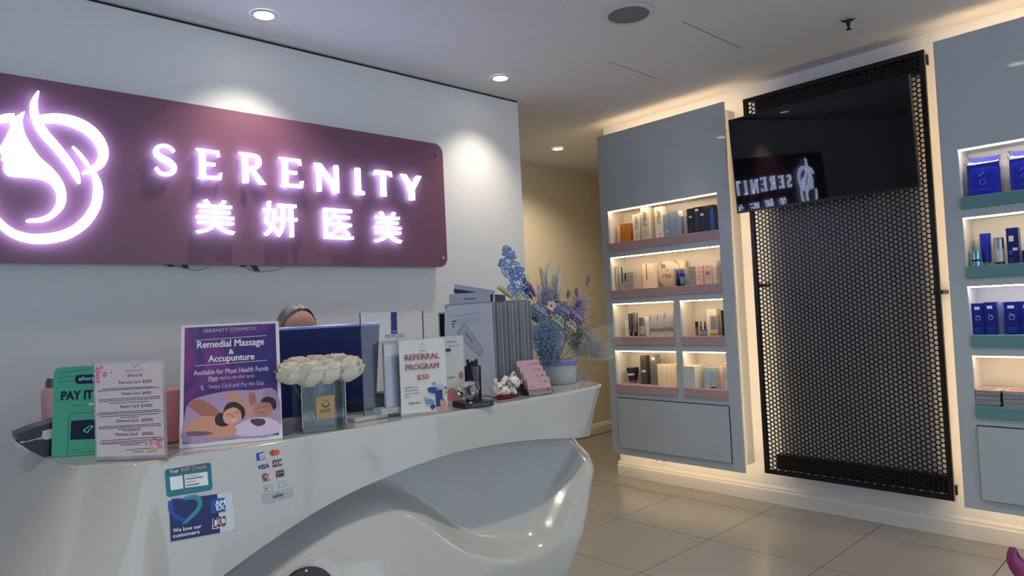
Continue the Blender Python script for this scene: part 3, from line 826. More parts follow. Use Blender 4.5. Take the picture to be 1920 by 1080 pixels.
# row 4 left
for k, (a, b_, tp) in enumerate(((1184.6, 1197, 688.4), (1177, 1189.3, 689.5))):
    turned('squeeze_tube', a, b_, tp, 3, ((.3, 0), (.34, .12), (.36, .13), (.72, .3), (1, .9), (1, 1)), (60, 60, 64), ('dark grey squeeze tube behind its twin', 'front dark grey squeeze tube with a white sticker')[k], 'tube', dx=(0.095, 0.045)[k], metal=.4,
           cap=(('silver_cap', ((.32, 0), (.38, .13)), (150, 146, 142), .5),) + ((('white_sticker', ((.86, .52), (.90, .66)), (214, 212, 210), 0),) if k else ()))
carton('dark_box', 1201, 1212, 667, 3, (74, 68, 68), 'tall dark brown box with a small white sticker', dx=0.03, dep=.06, extras=(('bar', .2, .9, .42, .5, (224, 222, 220), 'price_sticker'),))
carton('dark_box', 1219, 1230, 666, 3, (108, 104, 102), 'tall warm grey box beside the dark brown box', dx=0.03, dep=.06, extras=(('bar', .35, .85, .83, .92, (230, 228, 224), 'price_sticker'),))
for k in range(4):
    a = 1232.8 + k * 8.9
    carton('cream_carton', a, a + 8.7, 682.7, 3, (224, 202, 174), ('first', 'second', 'third', 'last')[k] + ' slim cream carton in the row of four', dx=0.045, extras=(('lines', .3, .7, .2, .8, 4, (176, 150, 126)),))
# row 4 right
carton('large_white_box', 1280.5, 1303, 687, 3, (196, 194, 186), 'large plain white box jutting over the lowest pink shelf', dx=-0.034, dep=.13)
carton('teal_carton', 1320, 1331, 689.5, 3, (150, 176, 170), 'pale teal carton in the lowest right niche', dx=0.01, extras=(('bar', 0, 1, .0, .2, (206, 202, 194)),))
carton('teal_carton', 1331.5, 1342, 689.5, 3, (160, 176, 176), 'pale grey blue carton with a dark red foot', dx=0.02, extras=(('bar', 0, 1, .03, .08, (50, 16, 14), 'red_foot'), ('lines', .2, .9, .6, .75, 2, (110, 120, 124))))
carton('blush_carton', 1343.5, 1349.5, 688, 3, (222, 190, 172), 'left narrow blush carton in the lowest right niche', dx=0.06)
carton('blush_carton', 1350, 1356, 687, 3, (222, 186, 168), 'right narrow blush carton in the lowest right niche', dx=0.06)
carton('white_carton', 1357, 1363.5, 681, 3, (206, 200, 196), 'tall white carton at the right end of the lowest niche', dx=0.02, extras=(('lines', .3, .9, .4, .8, 5, (120, 118, 120)),))

# ---- teal-shelved cabinet
BL = (20, 34, 128); NV = (18, 26, 96)
GLD = (205, 210, 225)
G2 = 'goods on the teal shelves'
def gift(px0, px1, py, pbag, label):
    X = XC + 0.03; z = SH[0] + .0004
    y0, y1, zt = yz(px0, px1, py, X, z)
    t = thing('gift_bag', label, 'gift bag', (X + .04, (y0 + y1) / 2, z), G2)
    MB().bbox(X, X + .07, y1, y0, z, zt, .004).build('inner_box', mat(BL, .35), t)
    P = Pan((X, y0, z), (0, -1, 0), (0, 0, 1)); W, Hh = y0 - y1, zt - z
    mb = MB(); r = W * .10
    ringpoly(mb, P, (W * .48, Hh * .42), r * .86, r, .006)
    mb.flat([P.pt(a, b_, .006) for a, b_ in ((W * .36, Hh * .60), (W * .365, Hh * .63), (W * .55, Hh * .72), (W * .56, Hh * .70))])
    mb.build('emblem', mat((170, 176, 196), .3), t)
    mb = MB(); P.slab(mb, W * .3, W * .68, Hh * .17, Hh * .20, .005, .006); mb.build('small_print', mat((90, 100, 170), .5), t)
    # sheer bag gathered above the box
    rows = []; zb = onx((px0 + px1) / 2, pbag, X).z
    for q in range(9):
        f = q / 8; zz = z + .002 + (zb - z) * f
        g = sstep(.70, .86, f); flare = sstep(.88, 1, f)
        hw = W / 2 + .004 - .006 * g + .012 * flare; hd = .040 - .026 * g + .010 * flare
        R = []
        for k in range(28):
            a = 2 * PI * k / 28; wob = 1 + .05 * math.sin(a * 7 + q) * g
            cs, sn = math.cos(a), math.sin(a)
            ex = .35
            R.append(V((X + .036 + hd * wob * math.copysign(abs(sn) ** ex, sn), (y0 + y1) / 2 + hw * math.copysign(abs(cs) ** ex, cs), zz + .006 * math.sin(a * 2 + q * .3) * g)))
        rows.append(R)
    MB().grid(rows, closed=True).build('sheer_bag', clear((40, 60, 255), .45, .3), t, smooth=True)
    for s in (-1, 1):
        MB().tube([((X + .01), (y0 + y1) / 2 + s * W * .48, z + (zb - z) * .80), (X - .004, (y0 + y1) / 2 + s * W * .56, z + (zb - z) * .88)], .0014, 5).build('drawstring', mat((20, 22, 60), .6), t)
gift(1813.6, 1875, 305.5, 292, 'blue boxed gift in a sheer blue bag, left of two')
gift(1893.5, 1950, 294, 279, 'blue boxed gift in a sheer blue bag, cut by the right edge')
turned('mirror_jar', 1822, 1839.5, 469.8, 1, ((1, 0), (1, .92), (.95, 1)), (120, 180, 190), 'mirrored teal jar on the second teal shelf', 'jar', dx=.03, metal=.9, rough=.12, group=G2, cap=(('dark_bands', ((1.01, .3), (1.01, .42)), (24, 30, 44), .6),))
turned('clear_jar', 1812.6, 1820.6, 472, 1, ((.8, 0), (1, .3), (.9, .8), (.4, 1)), (160, 164, 160), 'small rounded grey jar in the left corner of the second teal shelf', 'jar', dx=.05, group=G2)
turned('blue_tube', 1838.5, 1859.5, 438, 1, ((.55, .0), (.58, .1), (.9, .12), (.96, .5), (1, .97), (1, 1)), (26, 38, 190), 'bright blue squeeze tube with price sticker', 'tube', dx=.075, group=G2, cap=(('clear_cap', ((.62, 0), (.64, .12)), (170, 180, 176), 0),))
carton('clear_carton', 1830, 1838.3, 444.5, 1, (206, 204, 196), 'narrow clear carton behind the bright blue tube', dx=.12, dep=.03, group=G2)
turned('pump_bottle', 1864, 1883.5, 446, 1, ((1, 0), (1, .1)), (60, 70, 100), 'silver capped white pump bottle on the second teal shelf', 'bottle', dx=.04, group=G2, metal=.7, cap=(('white_body', ((.97, .1), (.97, .58)), (196, 202, 206), 0), ('silver_cap', ((1.0, .58), (1.0, .97)), (170, 174, 180), .9), ('blue_top', ((.9, .97), (.9, 1.0)), (30, 40, 150), 0)))
carton('blue_carton', 1887.5, 1910.5, 427, 1, NV, 'tall navy carton with barcode sticker on the second teal shelf', dx=.02, dep=.05, group=G2, rough=.3, extras=(('bar', .2, .6, .62, .78, (210, 214, 216), 'barcode_sticker'), ('bar', .48, .88, .36, .44, (214, 216, 216), 'price_sticker'), ('mark', .3, .3, .14, GLD), ('lines', .15, .5, .06, .14, 3, (90, 100, 150))))
carton('blue_carton', 1916, 1936, 469, 1, NV, 'small navy carton at the right edge of the second teal shelf', dx=.03, group=G2, rough=.3, extras=(('bar', .2, .8, .3, .5, (120, 130, 180)),))
for k, (a, b_, tp) in enumerate(((1821, 1845.3, 569), (1846, 1869.3, 566.7), (1883, 1912, 566), (1913, 1940, 565))):
    carton('navy_carton', a, b_, tp, 2, (16, 28, 108), ('leftmost', 'second', 'third', 'rightmost')[k] + ' navy carton on the third teal shelf', dx=.02, dep=.06, group=G2, rough=.3,
           extras=(('bar', .25, .68, .80, .89, (190, 214, 224), 'price_sticker'), ('mark', .5, .52, .2, GLD), ('lines', .2, .85, .08, .2, 3, (60, 110, 190))))
carton('clear_carton', 1870, 1881.5, 567, 2, (120, 126, 170), 'clear boxed item between the navy cartons', dx=.05, group=G2, rough=.2)
# magazines
X = XC - 0.006
for s, (a, b_, n, side) in enumerate(((1826.5, 1876, 8, 'left'), (1878, 1940, 8, 'right'))):
    y0 = onx(a, 742, X).y; y1 = onx(b_, 745, X).y
    zz = SH[3] + .0006
    for k in range(n):
        th = .0085 + .002 * ((k * 7) % 3) / 2
        j = random.uniform(-.008, .008)
        t = thing('magazine', {0: 'lowest', n - 1: 'topmost'}.get(k, ('second', 'third', 'fourth', 'fifth', 'sixth', 'seventh')[max(0, min(5, k - 1))]) + ' magazine of the ' + side + ' stack, counted upwards, on the bottom teal shelf', 'magazine', (X + .07, (y0 + y1) / 2, zz), 'magazines on the bottom teal shelf')
        c = V((X + .075 + j * .6, (y0 + y1) / 2 + j * .5, zz + th / 2)); an = j * 3
        ax = V((math.cos(an), math.sin(an), 0)); ay = V((-math.sin(an), math.cos(an), 0))
        MB().obox(c, ax * .07, ay * ((y0 - y1) / 2 - .004), V((0, 0, th / 2 - .0009))).build('pages', mat((176 - 10 * (k % 3), 172 - 8 * (k % 3), 170), .7), t)
        MB().obox(c + V((0, 0, th / 2 - .0005)), ax * .071, ay * ((y0 - y1) / 2 - .003), V((0, 0, .0004))).build('cover', mat(((70, 70, 78), (196, 176, 168), (120, 118, 124), (214, 204, 196))[(k + s) % 4] if k < n - 1 else (216, 204, 192), .35), t)
        if k == n - 1:
            MB().obox(c + V((-.01, .01, th / 2 + .0002)), ax * .028, ay * .03, V((0, 0, .0002))).build('cover_picture', mat((190, 120, 110), .4), t)
        zz += th + .0003
# ================================================================== RECEPTION COUNTER
ZC = 1.03
M_GEL = mat((184, 182, 177), 0.12, coat=0.5)
EDGE = [(98, 862), (130, 874), (178, 872.6), (246, 869.6), (311, 862), (380, 850), (416, 846.5), (513, 832), (664, 801), (786, 783), (867, 770.5), (989, 752.5), (1070, 737), (1105, 730), (1127, 721)]
pl = [(0.36, 2.42, 0), (0.27, 2.30, 0), (0.245, 2.17, 0), (0.252, 2.04, 0)]
pl += [tuple(onz(p[0], p[1], ZC)) for p in EDGE]
pl += [(1.972, 1.70, 0), (1.975, 1.80, 0), (1.965, 1.90, 0)]
fr_ = [i for i, a in enumerate(pl) if .40 < a[0] < 1.85 and a[1] < 1.9]
for _ in range(10):
    q_ = list(pl)
    for i in fr_:
        a, b, c = pl[i - 1], pl[i], pl[i + 1]
        f = (b[0] - a[0]) / (c[0] - a[0]); q_[i] = (b[0], b[1] * .5 + .5 * (a[1] + (c[1] - a[1]) * f), 0)
    pl = q_
TOP = [V((p.x, p.y, 0)) for p in spline([(a[0], a[1], 0) for a in pl], 6)]
nT = len(TOP)
SEAM = [(0.10, 0.0), (0.18, 0.22), (0.25, 0.40), (0.33, 0.555), (0.42, 0.66), (0.53, 0.752), (0.61, 0.787), (0.689, 0.818), (0.774, 0.851), (0.864, 0.876), (0.961, 0.891), (1.066, 0.907), (1.179, 0.916), (1.344, 0.915), (1.527, 0.898), (1.734, 0.868), (1.82, 0.855), (2.1, 0.845)]
def outward(i):
    t = (TOP[min(i + 1, nT - 1)] - TOP[max(i - 1, 0)]).normalized()
    return V((t.y, -t.x, 0))
FLARE = []
for i in range(nT):
    p, o = TOP[i], outward(i)
    if p.x > 1.5:
        FLARE.append(-0.66 * sstep(0.1, 0.85, o.x))
    else:
        FLARE.append(0.03 + 0.60 * sstep(-0.05, 0.85, -o.x))
# smooth the flare along the edge
for _ in range(30):
    FLARE = [FLARE[0]] + [(FLARE[i - 1] + 2 * FLARE[i] + FLARE[i + 1]) / 4 for i in range(1, nT - 1)] + [FLARE[-1]]
def seam_z(i):
    p = TOP[i]
    if p.y > 1.74 and p.x < 0.6: return 0.0
    return interp(p.x, SEAM)
SZ = [seam_z(i) for i in range(nT)]
for _ in range(3):
    SZ = [SZ[0]] + [(SZ[i - 1] + 2 * SZ[i] + SZ[i + 1]) / 4 for i in range(1, nT - 1)] + [SZ[-1]]
NR = 26; RB = 0.007
rows = []
R0 = [TOP[i] - outward(i) * RB + V((0, 0, ZC)) for i in range(nT)]
rows.append(R0)
for k in range(1, 5):
    a = PI / 2 * k / 4
    rows.append([TOP[i] - outward(i) * (RB - RB * math.sin(a)) + V((0, 0, ZC - RB + RB * math.cos(a))) for i in range(nT)])
for k in range(1, NR + 1):
    R = []
    for i in range(nT):
        z = (ZC - RB) + (SZ[i] - ZC + RB) * k / NR
        d = ZC - z
        R.append(TOP[i] + outward(i) * (FLARE[i] * d) + V((0, 0, z)))
    rows.append(R)
outer_rows = rows[:]
# lower lip turns in under the shell
last = rows[-1]
for ins, dz in ((0.006, -0.002), (0.03, 0.0), (0.11, 0.012)):
    rows.append([last[i] - outward(i) * ins + V((0, 0, dz if SZ[i] > 0.02 else 0)) for i in range(nT)])
shell = MB().grid(rows)
BVH = BVHTree.FromPolygons([tuple(p) for p in shell.v], shell.f)
ct = thing('reception_counter', 'glossy white sculpted reception counter with a sweeping front shell', 'counter', (1.1, 1.75, 0))
shell.build('front_shell', M_GEL, ct, smooth=True)
# flat ledge
back = [V((1.955, 1.905, ZC)), V((1.6, 1.915, ZC)), V((1.2, 1.915, ZC)), V((0.8, 1.925, ZC)), V((0.60, 1.95, ZC)), V((0.53, 2.06, ZC)), V((0.52, 2.42, ZC))]
outl = R0 + back
led = MB().prism([p - V((0, 0, 0.03)) for p in outl], outl)
led.build('ledge', M_GEL, ct)
# staff side: upstand under the ledge, lower desk, end
bp = MB()
for a, b in zip(back, back[1:]):
    n = (b - a).cross(V((0, 0, 1))).normalized()
    bp.prism([V((a.x, a.y, 0)), V((b.x, b.y, 0)), V((b.x, b.y, 0)) - n * .02, V((a.x, a.y, 0)) - n * .02], [V((a.x, a.y, ZC - .031)), V((b.x, b.y, ZC - .031)), V((b.x, b.y, ZC - .031)) - n * .02, V((a.x, a.y, ZC - .031)) - n * .02])
bp.build('staff_side_panel', M_GEL, ct)
MB().box(0.56, 1.93, 1.955, 2.42, 0.715, 0.745).build('staff_desk', mat((196, 198, 200), .3), ct)

# sculpted lower body
XRT = [(0.0, 1.58), (0.2, 1.63), (0.392, 1.715), (0.568, 1.838), (0.722, 1.935), (0.777, 1.95), (0.82, 1.935), (0.86, 1.88), (0.95, 1.86)]
GAPT = [(0.2, .08), (0.3, .06), (0.5, .045), (0.6, .038), (0.717, .024), (0.807, .014), (0.905, .012), (1.0, .020), (1.09, .021), (1.17, 0.0)]
FOLD = [(0.02, -0.1), (0.16, 0.12), (0.24, 0.30), (0.33, 0.465), (0.42, 0.575), (0.52, 0.665), (0.642, 0.735), (0.767, 0.798), (0.889, 0.838), (1.016, 0.838), (1.137, 0.767), (1.212, 0.698), (1.29, 0.640), (1.402, 0.592), (1.495, 0.577), (1.584, 0.593), (1.697, 0.691), (1.83, 0.795), (1.95, 0.87)]
FL = [V((p.x, p.y)) for p in spline(FOLD, 5)]
def fold_sd(x, z):
    """distance below (positive) the fold line"""
    best = 9; sg_ = 1; q = V((x, z))
    for a, b in zip(FL, FL[1:]):
        d = b - a; t = max(0, min(1, (q - a).dot(d) / max(1e-9, d.length_squared)))
        w = q - (a + d * t)
        if w.length < best:
            best = w.length; sg_ = 1 if (d.x * w.y - d.y * w.x) < 0 else -1
    return best * sg_
def disp(x, z):
    s = fold_sd(x, z)
    d = 0.062 * sstep(-0.02, 0.055, s) + 0.17 * max(0.0, min(0.36, 0.90 - z))                      # step out at the fold
    d += 0.03 * sstep(0.0, 0.30, s)
    g_ = interp(x, GAPT)
    if g_ > 0: d -= 0.07 * sstep(g_ + .006, g_ - .004, interp(x, SEAM) - z) * min(1, g_ / .006)
    d += 0.035 * math.exp(-((x - .85) / .30) ** 2 - ((z - .62) / .22) ** 2)
    d -= 0.16 * sstep(0.55, -0.05, z) * 0.8                   # tucks back to the plinth
    d -= 0.02 * math.exp(-((x - 1.45) / .25) ** 2 - ((z - .76) / .12) ** 2)
    return d
rows = []; NZ = 96; NX = 130
for j in range(NZ + 1):
    zf = j / NZ; R = []
    z_top = 0.93
    z = z_top * (1 - zf) + 0.002 * zf
    xr = interp(z, XRT); xl = 0.02; er = 0.11
    for i in range(NX + 1):
        x = xl + (xr - er - xl) * i / NX
        R.append(V((x, 1.695 - disp(x, z) + 0.16 * sstep(.46, .24, x), z)))
    y0 = 1.695 - disp(xr - er, z); dy = (2.0 - y0)
    for k in range(1, 15):
        a = PI / 2 * k / 14
        R.append(V((xr - er + er * math.sin(a), y0 + dy * .55 * (1 - math.cos(a)), z)))
    R.append(V((xr, 1.93, z)))
    for i in range(len(R)):
        zs = interp(R[i].x, SEAM) + 0.010
        if R[i].z > zs: R[i].z = zs + 0.0005 * (z - zs)
    rows.append(R)
body = MB().grid(rows)
BVHB = BVHTree.FromPolygons([tuple(p) for p in body.v], body.f)
body.build('lower_body', M_GEL, ct, smooth=True)

# ------------------------------------------------------------------ plaque and stickers on the counter
pq = thing('round_plaque', 'dark brown round plaque low on the counter front', 'plaque', (0.70, 1.56, 0.62))
hit, nor, _, _ = BVHB.ray_cast(CAM, ray(575, 1119).normalized())
if hit is not None:
    if nor.dot(ray(575, 1119)) > 0: nor = -nor
    rr = 52.5 / F * depth(hit)
    pq.location = hit - V((0, 0, rr))
    MB().lathe([(0.0005, -0.03), (rr, -0.03), (rr, 0.008), (rr * .97, 0.011), (0.0005, 0.011)], hit + nor * .012, 40, nor).build('disc', mat((40, 26, 28), .25), pq, smooth=True)
    up = (V((0, 0, 1)) - nor * nor.z).normalized()
    MB().lathe([(0.003, 0.0), (0.003, 0.0015), (.0005, .002)], hit + nor * .023 + up * rr * .88, 10, nor).build('screw', M_CHROME, pq)

def sticker(name, label, bl, br, tr, tl, c, group='stickers on the counter front', round_=False):
    D = Decal(BVH, bl, br, tr, tl)
    o = thing(name, label, 'sticker', D.pt(.5, 0, 0.0), group)
    mb = MB(); D.patch(mb, 0, 1, 0, 1, 0.0006); mb.build('base_film', mat(c, .3), o)
    return D, o
S6 = lambda p: (280 + p[0] * 0.1944, 820 + p[1] * 0.1944)
# wifi card
D = Decal(BVH, S6((168, 578)), S6((610, 505)), S6((592, 240)), S6((148, 312)))
o = thing('wifi_sticker', 'teal wifi details sticker on the counter front', 'sticker', D.pt(.5, 0), 'stickers on the counter front')
rc = []; ra, rb = .045, .075
for cx, cy, t0 in ((1 - ra, 1 - rb, 0), (ra, 1 - rb, PI / 2), (ra, rb, PI), (1 - ra, rb, 1.5 * PI)):
    rc += [(cx + ra * math.cos(t0 + PI / 2 * k / 5), cy + rb * math.sin(t0 + PI / 2 * k / 5)) for k in range(6)]
mb = MB(); rows = []
for j in range(17):
    bb = j / 16; e = min(bb, 1 - bb); ins = ra * (1 - math.sqrt(max(0, 1 - ((rb - e) / rb) ** 2))) if e < rb else 0
    rows.append([D.pt(ins + (1 - 2 * ins) * i / 16, bb, .0008) for i in range(17)])
mb.grid(rows); mb.build('base_film', mat((8, 112, 132), .3), o)
mb = MB(); D.patch(mb, .03, .97, .80, .97, .0013); mb.build('dark_header', mat((6, 82, 104), .3), o)
lt(D, 'Your', S6((195, 350)), S6((285, 0))[0], 7.0, .0020, slope=-.15, bold=.012).build('lettering', mat((230, 234, 236), .4), o)
lt(D, 'WiFi Details', S6((300, 336)), S6((552, 0))[0], 7.6, .0020, slope=-.15, bold=.012).build('lettering', mat((206, 150, 120), .4), o)
for q in ((((205, 512), (328, 492), (318, 366), (195, 384))), ((345, 488), (568, 458), (558, 330), (335, 362))):
    mb = MB(); D.poly(mb, [D.uv(*S6(p)) for p in q], 0, .0016); mb.build('white_field', mat((226, 230, 230), .4), o)
for k, (l, w, t) in enumerate((((352, 385), 125, 'WiFi Network'), ((352, 408), 165, None), ((355, 440), 92, 'Password'), ((355, 468), 125, None))):
    if t: ptext(D, t, S6((l[0], l[1])), S6((l[0] + w, l[1] - 22 - w * .1)), .0022).build('lettering', mat((30, 100, 112), .4), o)
    else: mb = MB(); mb.flat([D.pt(*D.uv(*S6(p)), .0024) for p in ((l[0], l[1]), (l[0] + w, l[1] - w * .16), (l[0] + w, l[1] - w * .16 - 9), (l[0], l[1] - 9))]); mb.build('printed_line', mat((70, 90, 100), .4), o)
mb = MB(); mb.flat([D.pt(*D.uv(*S6(p)), .0016) for p in ((335, 522), (450, 506), (450, 500), (335, 514))]); mb.build('printed_line', mat((90, 160, 170), .4), o)
# blue thank-you card
D = Decal(BVH, S6((206, 1005)), S6((828, 892)), S6((795, 525)), S6((189, 613)))
o = thing('payment_welcome_sticker', 'large navy and white payment sticker reading We love our customers', 'sticker', D.pt(.5, 0), 'stickers on the counter front')
mb = MB(); D.patch(mb, 0, 1, 0, 1, .0007); mb.build('base_film', mat((206, 208, 220), .3), o)
mb = MB(); D.patch(mb, 0, .765, 0, 1, .0012); mb.build('navy_field', mat((6, 18, 92), .3), o)
def dpoly(D, pts, n, nm, c, par, sm=0):
    P = [S6(p) for p in pts]
    if sm: P = [(q.x, q.y) for q in spline(P, sm, closed=True)]
    mb = MB(); D.poly(mb, [D.uv(*p) for p in P], 0, n); return mb.build(nm, mat(c, .35), par)
arm = sstroke([(205, 615), (205, 690), (235, 745), (290, 780), (345, 808)], [42, 44, 44, 42, 38], 4)
dpoly(D, arm, .0017, 'printed_arm', (16, 70, 176), o)
arm = sstroke([(335, 592), (400, 578), (465, 585), (488, 640), (455, 710), (400, 765), (350, 812)], [26, 40, 48, 44, 40, 38, 34], 4)
dpoly(D, arm, .0020, 'printed_arm', (44, 138, 150), o)
arm = sstroke([(215, 605), (290, 600), (330, 612), (345, 632)], [24, 26, 22, 6], 4)
dpoly(D, arm, .0022, 'printed_arm', (12, 54, 150), o)
for k in range(4):
    dpoly(D, stroke([(330 + k * 13, 812 - k * 3), (322 + k * 14, 838 - k * 5)], [10, 7]), .0023, 'printed_finger', (60, 160, 170), o)
lt(D, 'We love our', S6((226, 918)), S6((503, 0))[0], 7.2, .0024, slope=-.16, bold=.012).build('lettering', mat((232, 234, 240), .4), o)
lt(D, 'customers', S6((226, 970)), S6((482, 0))[0], 7.2, .0024, slope=-.16, bold=.012).build('lettering', mat((232, 234, 240), .4), o)
dpoly(D, ((590, 735), (735, 712), (725, 580), (585, 600)), .0017, 'card_emblem_field', (14, 78, 168), o)
lt(D, 'AM', S6((632, 660)), S6((728, 0))[0], 9.2, .0026, slope=-.16, bold=.03).build('lettering', mat((232, 236, 244), .4), o)
lt(D, 'EX', S6((646, 704)), S6((724, 0))[0], 8.6, .0026, slope=-.16, bold=.03).build('lettering', mat((232, 236, 244), .4), o)
dpoly(D, ((603, 888), (738, 862), (736, 762), (605, 782)), .0016, 'card_emblem_field', (222, 224, 230), o)
for k, (c, ch) in enumerate((((20, 40, 110), 'J'), ((150, 40, 52), 'C'), ((20, 110, 62), 'B'))):
    x = 610 + k * 43; y = -k * 8
    dpoly(D, ((x, 878 + y), (x + 34, 870 + y), (x + 40, 845 + y), (x + 38, 770 + y), (x + 8, 776 + y), (x, 800 + y)), .0020, 'card_emblem_bar', c, o)
    lt(D, ch, S6((x + 6, 842 + y)), S6((x + 32, 0))[0], 8.0, .0026, slope=-.16, bold=.03).build('lettering', mat((232, 236, 244), .4), o)
for p in ((793, 530), (822, 890)):
    dpoly(D, [(p[0] + 4 * math.cos(k), p[1] + 4 * math.sin(k)) for k in range(6)], .0018, 'pin', (20, 20, 26), o)
# card marks, each its own small sticker
def mark(name, label, bl, br, tr, tl, c):
    D = Decal(BVH, S6(bl), S6(br), S6(tr), S6(tl))
    return D, thing(name, label, 'sticker', D.pt(.5, 0), 'payment marks on the counter front')
def film(D, o, c, n=.0007, q=(0, 1, 0, 1)):
    mb = MB(); D.patch(mb, q[0], q[1], q[2], q[3], n, 4, 4); return mb.build('base_film', mat(c, .3), o)
D, o = mark('card_mark_sticker', 'small blue square AMEX sticker at the top of the payment marks', (1036, 228), (1114, 210), (1106, 138), (1028, 156), 0); film(D, o, (40, 62, 150))
text(D, 'AM', .3, .50, .97, .88, .0013, bold=.03).build('lettering', mat((230, 234, 244), .4), o)
text(D, 'EX', .42, .08, .98, .46, .0013, bold=.03).build('lettering', mat((230, 234, 244), .4), o)
D, o = mark('card_mark_sticker', 'red and orange overlapping circles sticker among the payment marks', (1164, 182), (1256, 168), (1252, 112), (1160, 126), 0)
for k, (cx, c) in enumerate(((.32, (190, 44, 30)), (.68, (214, 92, 40)))):
    mb = MB(); D.poly(mb, circ((cx, .5), .33, 22, .5), 0, .0008 + .0005 * k); mb.build('printed_disc', mat(c, .35), o)
D, o = mark('card_mark_sticker', 'dark blue VISA lettering sticker among the payment marks', (1050, 314), (1160, 292), (1152, 250), (1040, 272), 0)
text(D, 'VISA', 0, 0, 1, 1, .0009, bold=.03, slant=.12).build('lettering', mat((16, 24, 84), .4), o)
D, o = mark('card_mark_sticker', 'small three bar JCB sticker among the payment marks', (1190, 290), (1282, 272), (1276, 204), (1186, 224), 0)
for k, (c, ch) in enumerate((((20, 40, 104), 'J'), ((150, 36, 48), 'C'), ((20, 96, 60), 'B'))):
    film(D, o, c, .0008, (.02 + k * .33, .31 + k * .33, 0, 1)); text(D, ch, .07 + k * .33, .3, .26 + k * .33, .72, .0014, bold=.03).build('lettering', mat((230, 230, 236), .4), o)
D, o = mark('card_mark_sticker', 'red and black round e sticker reading eftpos', (1090, 432), (1168, 414), (1160, 340), (1084, 356), 0)
mb = MB(); ringpoly(mb, D, (.5, .62), .20, .36, .0009, 20, 1.0, .2, 5.6); mb.build('printed_ring', mat((190, 28, 52), .4), o)
mb = MB(); ringpoly(mb, D, (.44, .62), .36, .44, .0010, 20, 1.0, 1.6, 4.9); mb.build('printed_crescent', mat((24, 20, 26), .4), o)
mb = MB(); D.patch(mb, .34, .8, .58, .66, .0012, 3, 2); mb.build('printed_bar', mat((190, 28, 52), .4), o)
text(D, 'eftpos', .02, -.02, 1.0, .22, .0009, bold=.02).build('lettering', mat((30, 26, 30), .4), o)
D, o = mark('card_mark_sticker', 'red and teal bank card sticker among the payment marks', (1222, 390), (1300, 372), (1296, 308), (1218, 326), 0)
film(D, o, (150, 30, 44), .0008, (0, .4, 0, 1)); film(D, o, (20, 60, 84), .0011, (.32, 1, 0, 1)); text(D, 'UnionPay', .14, .5, .92, .72, .0016).build('lettering', mat((220, 224, 228), .4), o)
for nm, tx, q in (('left outlined Pay sticker with a dark apple shape', 'Pay', ((1112, 522), (1188, 502), (1184, 456), (1106, 474))), ('right outlined G Pay sticker', 'G Pay', ((1250, 482), (1322, 464), (1318, 418), (1244, 436)))):
    D, o = mark('card_mark_sticker', nm + ' above the grey Zeller strip', *q, 0)
    film(D, o, (214, 216, 216), .0007)
    mb = MB()
    for r in ((0, 1, 0, .06), (0, 1, .94, 1), (0, .035, .06, .94), (.965, 1, .06, .94)): D.patch(mb, r[0], r[1], r[2], r[3], .0012, 6, 2)
    mb.build('outline', mat((70, 72, 76), .4), o)
    text(D, tx, .40 if tx == 'Pay' else .14, .28, .88, .72, .0012, bold=.01).build('lettering', mat((40, 42, 46), .4), o)
    if tx == 'Pay':
        mb = MB(); D.poly(mb, circ((.26, .47), .10, 14, .2), 0, .0012); mb.build('printed_fruit', mat((20, 20, 24), .4), o)
D = Decal(BVH, S6((1090, 640)), S6((1396, 568)), S6((1382, 478)), S6((1078, 556)))
o = thing('zeller_strip_sticker', 'silver grey strip sticker reading zeller', 'sticker', D.pt(.5, 0), 'payment marks on the counter front')
rc = [(0, 1), (.0, .3), (.02, .08), (.06, -.04), (.12, -.10), (.9, .02), (.97, .1), (1, .25), (1, 1)]
mb = MB(); D.poly(mb, rc, 0, .0008); mb.build('base_film', mat((168, 172, 172), .3), o)
text(D, 'zeller', .34, .30, .70, .74, .0013, bold=.012).build('lettering', mat((30, 30, 32), .4), o)
# ================================================================== THINGS ON THE COUNTER
ZT = ZC + 0.0006
M_ACR = clear((235, 240, 240), .05)
M_ACE = clear((235, 242, 242), .35, .15)
GOLD = (168, 136, 92)
def stand_pan(BL, BR, TL, TR, z=ZT):
    O = onz(BL[0], BL[1], z); B = onz(BR[0], BR[1], z)
    U = (B - O); W = U.length; U.normalize(); back = V((-U.y, U.x, 0))
    best = None
    for k in range(-6, 61):
        l = math.radians(k * .5); P = Pan(O, U, V((0, 0, 1)) * math.cos(l) + back * math.sin(l))
        a, b = P.uv(*TL); a2, b2 = P.uv(*TR)
        e = abs(a) + abs(a2 - W)
        if best is None or e < best[0]: best = (e, P, (b + b2) / 2, l)
    P = best[1]; P.W = W; P.H = best[2]; P.back = back
    return P
def easel(t, P, m, foot=.05):
    """clear foot and back rest of an acrylic stand"""
    b = MB(); q = P.back
    c = P.O + P.U * P.W / 2
    b.obox(c + q * foot / 2 + V((0, 0, .0012)), P.U * P.W / 2, q * foot / 2, V((0, 0, .0011)))
    b.build('foot', m, t)
def fan(pts):
    return [(p[0], p[1]) for p in pts]

